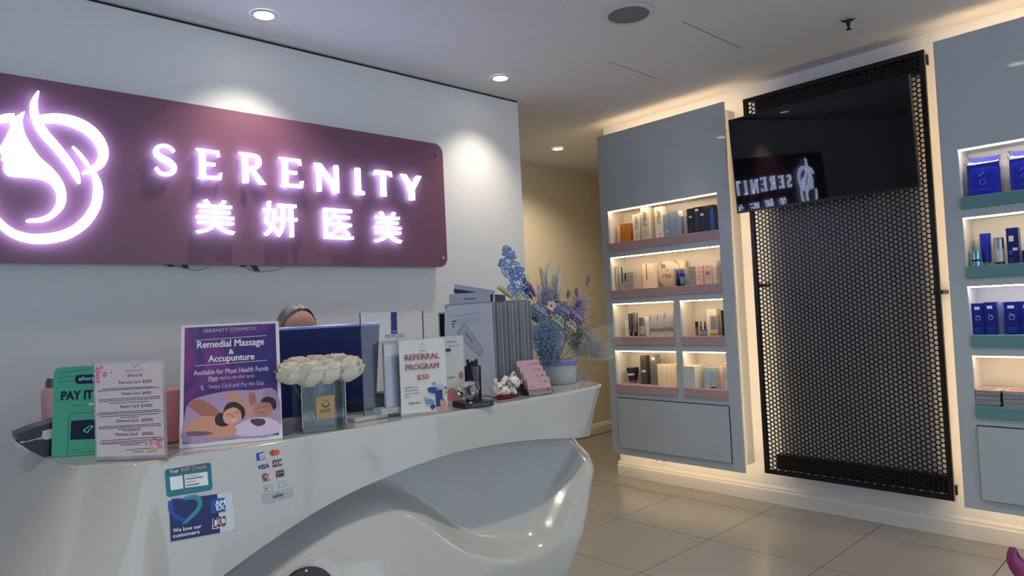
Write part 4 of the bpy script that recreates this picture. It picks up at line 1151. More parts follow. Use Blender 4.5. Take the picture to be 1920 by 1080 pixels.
# ---- card terminal
t = thing('card_terminal', 'dark card payment terminal at the far left of the counter', 'card terminal', onz(78, 853, ZT), None)
Yt = onz(78, 853, ZT).y
def side(pts, nm, c, w0=-.035, w1=.045, rough=.35):
    a = [ony(p[0], p[1], Yt) for p in pts]
    MB().prism([p + V((0, w0, 0)) for p in a], [p + V((0, w1, 0)) for p in a]).build(nm, mat(c, rough), t)
side(((32, 829), (62, 822), (135, 818), (135, 850), (98, 857), (76, 853), (52, 842)), 'base', (16, 20, 36))
side(((31, 825), (60, 820), (104, 806), (135, 800), (135, 817.5), (62, 821.5), (36, 829)), 'middle_shell', (150, 152, 158))
side(((27, 812), (60, 799), (104, 786), (135, 777), (135, 799.5), (60, 819), (45, 824.5), (29, 823)), 'screen_housing', (22, 26, 44))
side(((75, 805), (103, 799), (103, 815), (80, 822), (73, 816)), 'side_button', (190, 192, 200), -.037, -.034)
# ---- pink bottle
c = onz(104, 838, ZT); c = V((c.x + .03, 2.06, ZT))
bx = ony(104, 760, 2.06).x; c.x = bx
zs = ony(90, 727, 2.06).z - ZT; rb = abs(ony(104, 760, 2.06).x - ony(77, 760, 2.06).x)
t = thing('water_bottle', 'pink water bottle with silver lid behind the green sign', 'bottle', c)
MB().lathe([(rb * .96, 0), (rb, .006), (rb, zs - .018), (rb * .95, zs - .006), (rb * .72, zs)], c, 28).build('flask', mat((206, 158, 164), .45), t, smooth=True)
zl = ony(90, 709, 2.06).z - ZT
MB().lathe([(rb * .66, zs), (rb * .68, zs + .004), (rb * .68, zl - .010), (rb * .60, zl - .009), (rb * .60, zl - .002), (rb * .5, zl)], c, 24).build('screw_lid', mat((120, 118, 112), .3, metal=.9), t, smooth=True)
# ---- pink box
c0 = onz(300, 845, ZT); y = c0.y + .075
x0 = ony(262, 790, y).x; x1 = ony(356, 790, y).x; z1 = ony(312, 732, y).z
tag(MB().bbox(x0, x1, y, y + .07, ZT, z1, .008, 3).build('pink_case', mat((196, 124, 130), .5), smooth=True), 'plain dusty pink case behind the price card stand and massage poster', 'case')

# ---- green pay-later sign
P = stand_pan((96.3, 857.3), (179, 852.6), (101.5, 690.6), (180, 684))
P.W *= 1.35
t = thing('green_card_sign', 'mint green instalment payment sign with navy pill logo', 'sign', P.pt(P.W / 2, 0))
rc = [(0, 0), (P.W, 0), (P.W, P.H)] + [(.014 - .014 * math.sin(k / 5 * PI / 2), P.H - .014 + .014 * math.cos(k / 5 * PI / 2)) for k in range(6)]
b = MB(); P.poly(b, rc, -.003, 0); b.build('card', mat((78, 172, 144), .45), t)
G = lambda p: (60 + p[0] * .20377, 660 + p[1] * .20377)
def gp(pts, n, nm, c, par=t, pan=P, f=G, sm=0):
    q = [f(p) for p in pts]
    if sm: q = [(s.x, s.y) for s in spline(q, sm, closed=True)]
    b = MB(); pan.poly(b, [pan.uv(*p) for p in q], .0001, n); return b.build(nm, mat(c, .45), par)
pill = [(430 + 34 * math.cos(a), 252 + 42 * math.sin(a)) for a in [PI / 2 + PI * k / 8 for k in range(9)]] + [(700, 200), (700, 282)]
gp(pill, .0006, 'pill_logo', (14, 34, 78))
lt(P, 'afterpay', G((432, 263)), G((640, 0))[0], 7.0, .0010, slope=-.05, bold=.012).build('lettering', mat((170, 226, 208), .4), t)
lt(P, 'PAY IT', G((272, 444)), G((560, 0))[0], 16.0, .0008, slope=-.05, bold=.03).build('lettering', mat((12, 34, 70), .4), t)
gp(((523, 490), (600, 486), (600, 468), (523, 473)), .0006, 'small_badge', (210, 226, 222))
for a, b_, w in (((372, 492), (490, 485), 6), ((245, 190), (530, 158), 5), ((232, 240), (375, 222), 5), ((240, 280), (390, 262), 4), ((372, 905), (430, 895), 6), ((380, 925), (590, 912), 3)):
    gp(stroke([a, b_], w), .0005, 'handwritten_line' if w == 5 else 'printed_line', (40, 120, 108))
gp(stroke([(325, 962), (338, 620), (352, 585), (385, 562), (700, 545)], 3), .0005, 'device_outline', (16, 60, 70))
gp(((352, 808), (362, 632), (700, 612), (700, 792)), .0006, 'device_screen', (16, 30, 66))
for q in (((474, 722), (520, 688)), ((474, 722), (512, 742)), ((512, 742), (526, 722)), ((516, 690), (556, 676)), ((556, 676), (562, 690)), ((562, 690), (518, 722))):
    gp(stroke(q, 8), .0011, 'loop_arrow', (130, 220, 206))
b = MB(); P.slab(b, P.W * .3, P.W * .7, 0.001, P.H * .5, -.03, -.0032); b.build('prop', mat((60, 160, 130), .5), t)

# ---- price card stand
P2 = stand_pan((179.2, 864.8), (312.7, 860.7), (173.7, 679.4), (307.6, 672.6))
t2 = thing('price_card_stand', 'clear acrylic stand with pink floral membership price card', 'card stand', P2.pt(P2.W / 2, 0))
b = MB(); P2.slab(b, 0, P2.W, 0, P2.H, -.004, 0); b.build('rear_plate', clear((220, 226, 230), .25), t2)
a0, b0 = P2.uv(180.2, 856.7); a1, b1 = P2.uv(304.6, 678.7)
b = MB(); P2.slab(b, .004, P2.W - .004, b0, P2.H - .006, .0001, .0006); b.build('card', mat((220, 208, 212), .5), t2)
easel(t2, P2, M_ACE)
def bars(pan, par, f, rows_, c, n):
    b = MB()
    for (xa, xb, y, sl) in rows_:
        x = xa
        while x < xb:
            w = random.uniform(14, 34); x2 = min(xb, x + w)
            q = [f((x, y - (x - xa) * sl)), f((x2, y - (x2 - xa) * sl)), f((x2, y - 6.5 - (x2 - xa) * sl)), f((x, y - 6.5 - (x - xa) * sl))]
            pan.poly(b, [pan.uv(*p) for p in q], n, n + .0003); x = x2 + 5
    return b.build('small_print', mat(c, .5), par)
bars(P2, t2, G, [(650, 1130, 344, .05), (612, 1175, 362, .06), (614, 1180, 444, .06), (620, 1175, 460, .06), (716, 1080, 474, .05), (616, 1180, 566, .06), (598, 1200, 582, .06), (630, 1168, 600, .06), (815, 985, 606, .05), (616, 1190, 694, .06), (612, 1190, 710, .06), (795, 1010, 716, .05), (842, 995, 728, .05), (630, 1185, 822, .07), (625, 1165, 842, .07), (650, 1060, 852, .05), (820, 1000, 860, .05), (868, 1080, 906, .09), (930, 1030, 922, .06)], (82, 70, 86), .0007)
for tx, bl, xr, cap_ in (('Real Lady Card  $3000', (800, 291), 1103, 25), ('Queen Card  $6000', (828, 394), 1098, 25), ('Beauty Card  $10000', (812, 514), 1110, 27), ('Diamond Card   $20000', (776, 646), 1115, 26), ('Platinum Card    $50000', (774, 772), 1120, 28)):
    lt(P2, tx, G(bl), G((xr, 0))[0], cap_ * .2038, .0009, slope=-.05, bold=.012).build('lettering', mat((150, 62, 92), .45), t2)
lt(P2, 'SERENITY', G((852, 184)), G((1045, 0))[0], 4.0, .0009, slope=-.05).build('lettering', mat((150, 140, 148), .45), t2)
lt(P2, '美妍医美', G((880, 228)), G((1020, 0))[0], 4.4, .0009, slope=-.05).build('lettering', mat((110, 100, 108), .45), t2)
b = MB(); ringpoly(b, P2, P2.uv(*G((948, 108))), .0058, .0068, .0009, 16, 1, PI, 2 * PI); b.build('round_emblem', mat((110, 100, 108), .5), t2)
fl_ = MB(); fl2 = MB()
for cx, cy, r in ((610, 170, 34), (670, 205, 30), (605, 225, 26), (640, 140, 22), (610, 270, 22), (730, 190, 12), (1160, 830, 36), (1195, 800, 24), (1100, 835, 26), (1180, 870, 24), (1130, 790, 16), (1055, 850, 14)):
    for k in range(5):
        a = 2 * PI * k / 5 + cx
        q = [G((cx + r * .55 * math.cos(a) + r * .42 * math.cos(x), cy + r * .55 * math.sin(a) + r * .42 * math.sin(x))) for x in [2 * PI * m / 7 for m in range(7)]]
        P2.poly(fl_ if (k + int(cx)) % 2 else fl2, [P2.uv(*p) for p in q], .0006, .0008 + .00005 * k)
fl_.build('printed_blossom', mat((206, 116, 152), .5), t2); fl2.build('printed_blossom', mat((222, 150, 178), .5), t2)
gp(((1050, 930), (1070, 880), (1120, 870), (1160, 900), (1140, 925)), .0008, 'printed_leaf', (196, 186, 150), t2, P2)

# ---- massage poster
P3 = stand_pan((336, 842), (530, 822.5), (340, 611), (521, 601.7))
t3 = thing('poster_frame', 'white framed purple massage poster standing on the counter', 'poster', P3.pt(P3.W / 2, 0))
b = MB(); P3.slab(b, 0, P3.W, 0, P3.H, -.012, 0); b.build('frame', mat((214, 216, 222), .3), t3)
K = lambda p: (300 + p[0] * .27778, 560 + p[1] * .27778)
def kp(pts, n, nm, c, sm=0): return gp(pts, n, nm, c, t3, P3, K, sm)
pr = ((162, 982), (802, 918), (778, 170), (170, 204))
a = [P3.uv(*K(p)) for p in pr]; A0 = .008; A1 = P3.W - .008; B0 = (a[0][1] + a[1][1]) / 2; B1 = P3.H - .006
m = mat((66, 40, 124), .4); 
pm = bpy.data.materials.new('poster_print'); pm.use_nodes = True; nt = pm.node_tree; pb = nt.nodes['Principled BSDF']; pb.inputs['Roughness'].default_value = .35
tc = nt.nodes.new('ShaderNodeTexCoord'); nz = nt.nodes.new('ShaderNodeTexNoise'); nz.inputs['Scale'].default_value = 7; nz.inputs['Detail'].default_value = 2; nz.inputs['Distortion'].default_value = 1.2
cr = nt.nodes.new('ShaderNodeValToRGB'); cr.color_ramp.elements[0].position = .36; cr.color_ramp.elements[0].color = lin((46, 36, 110)); cr.color_ramp.elements[1].position = .66; cr.color_ramp.elements[1].color = lin((128, 44, 132))
nt.links.new(tc.outputs['Object'], nz.inputs['Vector']); nt.links.new(nz.outputs['Fac'], cr.inputs[0]); nt.links.new(cr.outputs[0], pb.inputs['Base Color'])
b = MB(); P3.slab(b, A0, A1, B0, B1, .0001, .0008); b.build('print', pm, t3)
for nm, bl, xr, cap_, bo, c in (('SERENITY COSMETIC', (293, 230), 655, 22, .0, (190, 184, 214)), ('Remedial Massage', (252, 336), 702, 46, .016, (226, 222, 236)), ('&', (465, 375), 497, 32, .018, (226, 222, 236)), ('Accupunture', (327, 430), 636, 44, .016, (226, 222, 236)),
                          ('Available for Most Health Funds', (228, 520), 732, 33, .008, (206, 202, 226)), ('claims on the spot', (398, 548), 637, 25, .0, (186, 180, 212)), ('Swipe Card and Pay the Gap', (330, 608), 700, 27, .0, (186, 180, 212))):
    lt(P3, nm, K(bl), K((xr, 0))[0], cap_ * .2778, .0012, bold=bo).build('lettering', mat(c, .4), t3)
lt(P3, 'Fast', K((327, 553)), K((388, 0))[0], 7.2, .0012, bold=.012, slant=.2).build('lettering', mat((226, 206, 200), .4), t3)
for q in (((237, 283), (718, 249)), ((237, 455), (721, 416)), ((320, 560), (388, 555))):
    kp(stroke(q, 4), .0011, 'printed_rule', (196, 190, 220))
kp(((268, 590), (290, 582), (300, 618), (282, 624)), .0012, 'phone_icon', (90, 150, 130))
SK = (196, 140, 122); SK2 = (166, 104, 92); HR = (44, 34, 42); TW_ = (206, 190, 214)
kp(((166, 800), (200, 700), (300, 655), (480, 622), (640, 618), (785, 622), (798, 905), (480, 945), (166, 975)), .0010, 'picture_ground', (168, 142, 178), 3)
kp(((446, 650), (520, 640), (580, 700), (640, 760), (600, 800), (520, 770), (470, 700)), .0012, 'pictured_arm', SK, 2)
kp(((600, 640), (640, 640), (650, 700), (610, 720)), .0013, 'pictured_arm', SK2, 2)
kp(((190, 720), (250, 680), (300, 690), (380, 740), (420, 800), (380, 820), (280, 790)), .0012, 'pictured_arm', SK2, 2)
kp(((640, 720), (690, 690), (740, 700), (765, 745), (730, 790), (660, 790), (630, 760)), .0014, 'pictured_man_face', (176, 122, 108), 3)
kp(((680, 690), (720, 662), (775, 680), (785, 730), (765, 750), (745, 705), (700, 700)), .0016, 'pictured_man_hair', HR, 3)
kp(((480, 890), (560, 830), (680, 800), (795, 830), (800, 905), (560, 930)), .0014, 'pictured_towel', TW_, 2)
kp(((615, 815), (700, 812), (710, 845), (660, 862), (618, 840)), .0016, 'pictured_bowl', (82, 58, 74), 2)
kp(((170, 880), (230, 820), (340, 790), (470, 830), (520, 890), (480, 930), (360, 940), (250, 930), (175, 920)), .0016, 'pictured_shoulder', (202, 146, 124), 3)
kp(((372, 800), (420, 770), (470, 840), (430, 865), (380, 850)), .0018, 'pictured_hair', HR, 2)
kp(((425, 790), (450, 745), (510, 730), (550, 770), (548, 815), (500, 848), (440, 840)), .0020, 'pictured_woman_face', (214, 156, 134), 3)
kp(((428, 770), (450, 715), (510, 698), (565, 735), (575, 785), (553, 812), (545, 765), (505, 735), (455, 748)), .0022, 'pictured_hair', HR, 3)
kp(((468, 812), (498, 820), (522, 806), (500, 834)), .0023, 'pictured_mouth', (224, 206, 204))
for q in (((448, 786), (462, 780), (476, 786)), ((506, 774), (520, 766), (534, 770)), ((484, 776), (490, 800), (500, 800))):
    kp(stroke(q, 4), .0023, 'pictured_feature', (132, 84, 74))
for q in (((656, 742), (672, 738)), ((690, 735), (712, 728)), ((668, 772), (700, 768))):
    kp(stroke(q, 5), .0017, 'pictured_feature', (96, 62, 58))
kp(((172, 905), (250, 895), (360, 905), (300, 925), (200, 925)), .0019, 'pictured_stones', (110, 84, 120), 2)
easel(t3, P3, M_WHITE, .03)

# ---- square vase of white roses
p0, p1, p2 = onz(567.5, 814, ZT), onz(651, 803.5, ZT), onz(541.5, 801, ZT)
ux = (p1 - p0); vw = ux.length; ux.normalize(); uy = V((-ux.y, ux.x, 0)); vd = .118
VP = Pan(p0, ux, (0, 0, 1)); vh = VP.uv(567.5, 722)[1]
t4 = thing('square_vase', 'square clear glass vase with gold label and water', 'vase', p0 + ux * vw / 2 + uy * vd / 2)
M_GLASS = mat((225, 238, 236), 0.02, trans=1.0, ior=1.45)
def shellbox(a0, a1, d0, d1, z0, z1, w, zb):
    O = [(a0, d0), (a1, d0), (a1, d1), (a0, d1)]; I = [(a0 + w, d0 + w), (a1 - w, d0 + w), (a1 - w, d1 - w), (a0 + w, d1 - w)]
    P_ = lambda q, z: p0 + ux * q[0] + uy * q[1] + V((0, 0, z))
    vs = [P_(q, z0) for q in O] + [P_(q, z1) for q in O] + [P_(q, z1) for q in I] + [P_(q, zb) for q in I]
    fs = [(3, 2, 1, 0), (12, 13, 14, 15)]
    for k in range(4):
        k2 = (k + 1) % 4
        fs += [(k, k2, 4 + k2, 4 + k), (4 + k, 4 + k2, 8 + k2, 8 + k), (8 + k, 8 + k2, 12 + k2, 12 + k)]
    return MB().add(vs, fs)
shellbox(0, vw, 0, vd, 0, vh, .004, .014).build('glass', clear((190, 214, 210), .035, .03), t4)
wl = .038
MB().obox(p0 + ux * vw / 2 + uy * vd / 2 + V((0, 0, .0145 + wl / 2)), ux * (vw / 2 - .0045), uy * (vd / 2 - .0045), V((0, 0, wl / 2))).build('water', clear((150, 176, 160), .08, .02), t4)
MB().obox(p0 + ux * vw / 2 + uy * vd / 2 + V((0, 0, .007)), ux * (vw / 2 - .001), uy * (vd / 2 - .001), V((0, 0, .0064))).build('thick_base', clear((120, 150, 140), .25, .02), t4)
# bright vertical edges of the glass
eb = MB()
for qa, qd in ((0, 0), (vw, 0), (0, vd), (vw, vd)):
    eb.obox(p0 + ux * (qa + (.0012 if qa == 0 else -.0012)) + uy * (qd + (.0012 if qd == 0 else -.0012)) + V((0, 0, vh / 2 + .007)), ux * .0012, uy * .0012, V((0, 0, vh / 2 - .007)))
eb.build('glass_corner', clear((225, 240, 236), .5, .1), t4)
S3 = lambda p: (480 + p[0] * .25, 560 + p[1] * .25)
lab = [VP.uv(*S3(p)) for p in ((452, 912), (588, 885), (586, 720), (448, 735))]
b = MB(); VP.poly(b, lab, .0002, .0008); lb = b.build('gold_label', mat(GOLD, .4, metal=.3), t4)
c = VP.uv(*S3((522, 785)))
b = MB(); ringpoly(b, VP, c, .0072, .0084, .0010, 8); b.build('printed_wreath', mat((80, 56, 24), .5), lb)
b = MB()
for k in range(12):
    a = PI * (1.05 + .9 * k / 11); VP.poly(b, circ((c[0] + .0088 * math.cos(a), c[1] + .0092 * math.sin(a)), .0016, 6), .0008, .0011)
b.build('printed_leaves', mat((80, 56, 24), .5), lb)
b = MB()
for y_ in (842, 856):
    VP.poly(b, [VP.uv(*S3(p)) for p in ((480, y_), (562, y_ - 12), (562, y_ - 18), (480, y_ - 6))], .0008, .0010)
b.build('small_print', mat((90, 64, 30), .5), lb)

# roses: petals share one mesh
pet = MB(); rows = []
for i in range(7):
    u = i / 6; R = []
    for j in range(7):
        w = (j / 6 - .5) * 2
        wd_ = math.sin(min(1, u * 1.1 + .15) * PI * .62) * .80
        R.append(V((w * wd_, .42 * w * w * wd_ - .46 * math.sin(u * PI * .72) - 1.1 * max(0, u - .72) ** 1.5 + .05 * math.sin(5 * w + 2) * u, u * (1.0 - .14 * w * w + .03 * math.sin(7 * w)))))
    rows.append(R)
pet.grid(rows)
M_PETAL = mat((238, 228, 208), .55, vary=.04, vscale=30); M_PETI = mat((240, 220, 190), .55)
M_LEAF = mat((40, 74, 48), .5); M_STEM = mat((70, 110, 62), .5)
pm_ = pet.build('petal', M_PETAL, smooth=True, origin=(0, 0, 0)); petal_me = pm_.data; bpy.data.objects.remove(pm_)
leaf = MB(); rows = []
for i in range(7):
    u = i / 6; w = math.sin(u * PI) ** .8 * .30 + .005
    rows.append([V((s * w, .08 * abs(s) - .25 * u * u, u)) for s in (-1, -.5, 0, .5, 1)])
lm_ = leaf.grid(rows).build('leaf', M_LEAF, smooth=True, origin=(0, 0, 0)); leaf_me = lm_.data; bpy.data.objects.remove(lm_)
def put(me, name, par, loc, rz, tilt, s, m=None):
    o = bpy.data.objects.new(name, me); col.objects.link(o); o.parent = par
    o.location = V(loc) - wloc(par); o.rotation_euler = (tilt, 0, rz); o.scale = (s[0], s[1], s[2]) if isinstance(s, tuple) else (s, s, s)
    return o
ROSE = [((545, 700), -.01, .030, 'half hidden white rose at the left of the vase, next to the poster'), ((579, 700), -.02, .037, 'large front left white rose in the square vase'), ((612, 697), -.02, .035, 'front middle white rose in the square vase'), ((648, 691), -.015, .038, 'front right white rose leaning out over the vase'),
        ((558, 690), .065, .033, 'rear left white rose in the square vase'), ((592, 687), .07, .034, 'rear middle white rose in the square vase'), ((630, 684), .07, .034, 'rear right white rose in the square vase')]
vc = p0 + ux * vw / 2 + uy * vd / 2
for q, (px, dy, r, lab_) in enumerate(ROSE):
    c = ony(px[0], px[1], p0.y + .02 + dy)
    t = thing('white_rose', lab_, 'rose', c - V((0, 0, r)), 'white roses in the square vase')
    foot = vc + V(((c.x - vc.x) * .35, (c.y - vc.y) * .3, .018))
    MB().tube(spline([c - V((0, 0, r * .5)), (c * .5 + vc * .5) + V((0, 0, 0)) - V((0, 0, .02)), foot], 5), .0022, 6).build('stem', M_STEM, t, smooth=True)
    # bloom: tight heart, then three whorls of petals
    MB().ell(c + V((0, 0, .002)), V((r * .5, 0, 0)), V((0, r * .5, 0)), V((0, 0, r * .62)), 12, 8).build('heart', M_PETI, t, smooth=True)
    base = c - V((0, 0, r * .92))
    for ring, (n_, sc_, tl_, up) in enumerate(((3, 1.30, .22, .42), (4, 1.45, .08, .26), (5, 1.50, -.10, .12), (6, 1.42, -.34, .0))):
        for k in range(n_):
            a = 2 * PI * k / n_ + ring * .5 + q
            rr_ = r * (.10 + .15 * ring)
            put(petal_me, 'petal', t, base + V((math.sin(a) * rr_ * .5, -math.cos(a) * rr_ * .5, up * r)), a, -tl_ + random.uniform(-.06, .06), (r * sc_ * .95, r * sc_ * .85, r * sc_ * (1.0 + .05 * random.random())))
    for k in range(3):
        a = 2 * PI * k / 3 + q * 1.3
        put(leaf_me, 'sepal', t, base + V((0, 0, -.004)), a, -.5, (r * .42, r * .5, r * .95))

# ---- clear brochure stand with blue tab
PB = Pan(onz(683, 779, ZT + .012), ux * 0 + V((1, 0.0, 0)), (0, 0, 1))
PB.O = onz(683, 779, ZT + .012)
W_ = PB.uv(797, 690)[0]; Hh = PB.uv(677, 587)[1]
t5 = thing('brochure_stand', 'clear acrylic brochure stand with navy tab logo', 'brochure stand', PB.O + V((W_ / 2, 0, -.012)))
b = MB(); PB.slab(b, 0, W_, 0, Hh, -.003, 0); b.build('back_plate', clear((228, 232, 236), .04), t5)
for a in (0, W_):
    b = MB(); PB.slab(b, a - .0008, a + .0008, 0, Hh, -.0031, .0008); b.build('plate_edge', mat((70, 76, 84), .3), t5)
b0 = onz(665, 793, ZT); 
MB().bbox(b0.x, b0.x + .105, b0.y, b0.y + .075, ZT, ZT + .0118, .0015).build('base_block', clear((236, 238, 238), .55, .1), t5)
R4 = lambda p: (660 + p[0] * .25923, 520 + p[1] * .25923)
q = [PB.uv(*R4(p)) for p in ((283, 410), (327, 408), (322, 250), (280, 252))]
b = MB(); PB.poly(b, q, .0004, .0009); b.build('navy_tab', mat((16, 28, 112), .4), t5)
lt(PB, 'MEDIPLEDGE', R4((240, 442)), R4((378, 0))[0], 6.8, .0009, slope=-.05).build('lettering', mat((30, 34, 50), .4), t5)
b = MB(); PB.poly(b, [PB.uv(*R4(p)) for p in ((292, 398), (320, 396), (320, 384), (292, 386))], .0009, .0012); b.build('tab_emblem', mat((120, 130, 190), .4), t5)
b = MB(); PB.slab(b, .03, W_ - .008, .0, .016, .0002, .040); b.build('pocket_floor', M_ACE, t5)
q = [PB.uv(*R4(p)) for p in ((205, 845), (205, 487))]
bw = W_ - .012 - q[0][0]
for k in range(3):
    t = thing('brochure', ('front', 'middle', 'rear')[k] + ' white leaflet in the clear brochure stand', 'brochure', PB.pt(q[0][0] + bw / 2, .017, .030 - .009 * k), 'leaflets in the brochure stand')
    n0 = .030 - .009 * k
    b = MB(); PB.slab(b, q[0][0] + .003 * k, q[0][0] + bw, .0165, q[1][1] + .004 * k, n0 - .003, n0); b.build('cover', mat((196 - 14 * k, 198 - 14 * k, 208 - 14 * k), .4), t)
    if k == 0:
        b = MB(); PB.slab(b, q[0][0] + bw * .52, q[0][0] + bw * .70, q[1][1] * .55, q[1][1], n0, n0 + .0004); b.build('grey_band', mat((140, 146, 156), .4), t)
        text(PB, 'MEDIPLEDGE', q[0][0] + bw * .42, q[1][1] * .43, q[0][0] + bw * .95, q[1][1] * .47, n0 + .0006).build('lettering', mat((60, 62, 74), .4), t)
b = MB(); PB.slab(b, q[0][0] - .004, W_ - .006, .0165, q[1][1] * .85, .0305, .0325); b.build('pocket_front', M_ACR, t5)

# ---- dark boxes behind it
c = onz(700, 775, ZT); cy = 1.84
x0 = ony(656, 762, cy).x; x1 = ony(752, 762, cy).x; z1 = ony(700, 749, cy).z
t = thing('black_case', 'flat black case lying behind the clear brochure stand', 'case', ((x0 + x1) / 2, cy + .035, ZT))
MB().bbox(x0, x1, cy, cy + .065, ZT, z1, .002).build('case_body', mat((22, 26, 42), .35), t)
x2 = ony(716, 742, cy).x
t = thing('black_case', 'smaller black box with white lettering on top of the flat black case', 'case', ((x2 + x1) / 2, cy + .03, z1 + .0005))
zz = ony(735, 735, cy).z
MB().bbox(x2, x1 - .002, cy + .002, cy + .06, z1 + .0005, zz, .0015).build('case_body', mat((16, 18, 26), .4), t)
PX = Pan((x2, cy + .002, z1), (1, 0, 0), (0, 0, 1))
text(PX, 'LACERS', (x1 - x2) * .25, .003, (x1 - x2) * .92, .009, .0008).build('lettering', mat((150, 152, 160), .4), t)

# ---- referral sign
P6 = stand_pan((752.8, 781.8), (841, 772.7), (748.6, 638.7), (835, 632))
t6 = thing('referral_sign', 'white acrylic referral program sign with cartoon phone', 'sign', P6.pt(P6.W / 2, 0))
b = MB(); P6.slab(b, 0, P6.W, 0, P6.H, -.006, -.0035); b.build('rear_plate', clear((225, 230, 230), .2), t6)
b = MB(); P6.slab(b, .001, P6.W - .001, .006, P6.H - .002, -.0034, -.0026); b.build('card', mat((216, 214, 210), .5), t6)
easel(t6, P6, M_ACE, .03)
def rp(pts, n, nm, c, sm=0): return gp(pts, n, nm, c, t6, P6, R4, sm)
for tx, bl, xr, cap_, bo, c in (('REFERRAL', (385, 602), 632, 40, .016, (160, 76, 84)), ('PROGRAM', (390, 673), 628, 40, .016, (160, 76, 84)), ('$50', (474, 740), 557, 36, .008, (180, 84, 60)), ('get $50 for you', (382, 806), 480, 13, .0, (80, 76, 80)),
                          ('and your friend', (384, 828), 480, 13, .0, (80, 76, 80)), ('when you refer to', (384, 851), 497, 13, .0, (80, 76, 80)), ('them', (384, 872), 420, 13, .0, (80, 76, 80)), ('REFER NOW', (412, 922), 498, 15, .01, (50, 48, 52)), ('美妍医美', (488, 538), 536, 10, 0, (120, 110, 116))):
    lt(P6, tx, R4(bl), R4((xr, 0))[0], cap_ * .2592, .0006, slope=-.08, bold=bo).build('lettering', mat(c, .45), t6)
b = MB(); ringpoly(b, P6, P6.uv(*R4((510, 492))), .0048, .0056, .0006, 18); b.build('round_emblem', mat((90, 80, 88), .5), t6)
rp(((622, 962), (612, 900), (640, 870), (672, 880), (686, 920), (688, 958)), .0006, 'printed_hand', (206, 142, 132), 3)
rp(((612, 935), (604, 820), (652, 812), (662, 925)), .0010, 'printed_phone', (34, 46, 116))
rp(((635, 905), (648, 880), (672, 930), (655, 950)), .0013, 'printed_finger', (206, 142, 132), 3)
rp(((535, 915), (540, 890), (560, 875), (585, 885), (598, 905), (580, 918)), .0007, 'printed_cloud', (110, 150, 186), 3)
rp(((600, 790), (625, 770), (660, 775), (670, 795), (640, 805)), .0006, 'printed_cloud', (168, 186, 206), 3)
rp(((550, 800), (610, 796), (606, 838), (560, 832)), .0008, 'printed_megaphone', (40, 66, 140), 2)
rp(((565, 935), (588, 915), (606, 935), (584, 958)), .0007, 'printed_tile', (30, 42, 110))
for q, c in ((((518, 875), (535, 862), (545, 880), (528, 890)), (206, 150, 70)), (((580, 765), (600, 756), (604, 772), (586, 780)), (120, 130, 160)), (((632, 800), (648, 798), (648, 812), (634, 812)), (214, 150, 80)), (((672, 790), (684, 788), (684, 806), (674, 808)), (60, 66, 110)), (((668, 825), (684, 822), (686, 838), (670, 842)), (120, 160, 140))):
    rp(q, .0008, 'printed_icon', c)
# ---- second sign behind
P7 = stand_pan((800, 764), (874, 758), (797, 634), (870, 627))
t7 = thing('notice_sign', 'clear framed white notice half hidden behind the referral sign', 'sign', P7.pt(P7.W / 2, 0))
b = MB(); P7.slab(b, 0, P7.W, 0, P7.H, -.005, -.003); b.build('rear_plate', clear((220, 226, 226), .25), t7)
b = MB(); P7.slab(b, .003, P7.W - .004, .006, P7.H - .004, -.0029, -.0022); b.build('card', mat((206, 206, 200), .5), t7)
easel(t7, P7, M_ACE, .04)
ptext(P7, 'payments', R4((640, 482)), R4((756, 458)), .0004).build('lettering', mat((90, 92, 96), .5), t7)
def np_(pts, n, nm, c, sm=0): return gp(pts, n, nm, c, t7, P7, R4, sm)
np_(stroke([(690, 500), (740, 495), (785, 484)], 3), .0003, 'printed_rule', (120, 120, 124))
np_(((660, 540), (714, 534), (714, 514), (660, 520)), .0004, 'printed_heading', (40, 40, 44))
np_(((690, 730), (745, 724), (745, 718), (690, 724)), .0004, 'printed_rule', (80, 80, 84))
np_(((690, 885), (690, 830), (720, 800), (790, 845), (800, 870)), .0004, 'printed_pink_shape', (196, 120, 122), 2)
np_(((775, 720), (780, 690), (800, 680), (805, 730)), .0004, 'printed_thumb', (176, 110, 88), 2)
# ---- file organiser with clear sleeves
oc = onz(929, 750, ZT); oy = oc.y + .05; ox = ony(926, 700, oy).x
ye = oy + .27
zt_ = ony(918, 566, oy).z
xe = ony(996, 566, oy).x
t8 = thing('file_organiser', 'tall grey file organiser full of clear sleeves', 'file organiser', ((ox + xe) / 2, (oy + ye) / 2, ZT))
MB().box(ox, xe, oy, ye, ZT, ZT + .004).build('tray', mat((150, 152, 156), .4), t8)
NS = 11
for k in range(NS):
    x = ox + .012 + (xe - ox - .016) * k / (NS - 1)
    zh = zt_ - .004 * (k % 3) + (.004 if k > 7 else 0)
    MB().prism([V((x, oy + .001 * (k % 2), ZT + .0045)), V((x, ye, ZT + .0045)), V((x + .002, ye - .002, zh)), V((x + .002, oy + .002 * (k % 3), zh))],
               [V((x + .0016, oy + .001 * (k % 2), ZT + .0045)), V((x + .0016, ye, ZT + .0045)), V((x + .0036, ye - .002, zh)), V((x + .0036, oy + .002 * (k % 3), zh))]).build('sleeve', clear((205, 210, 218), (.6, .45, .7)[k % 3], .25), t8)
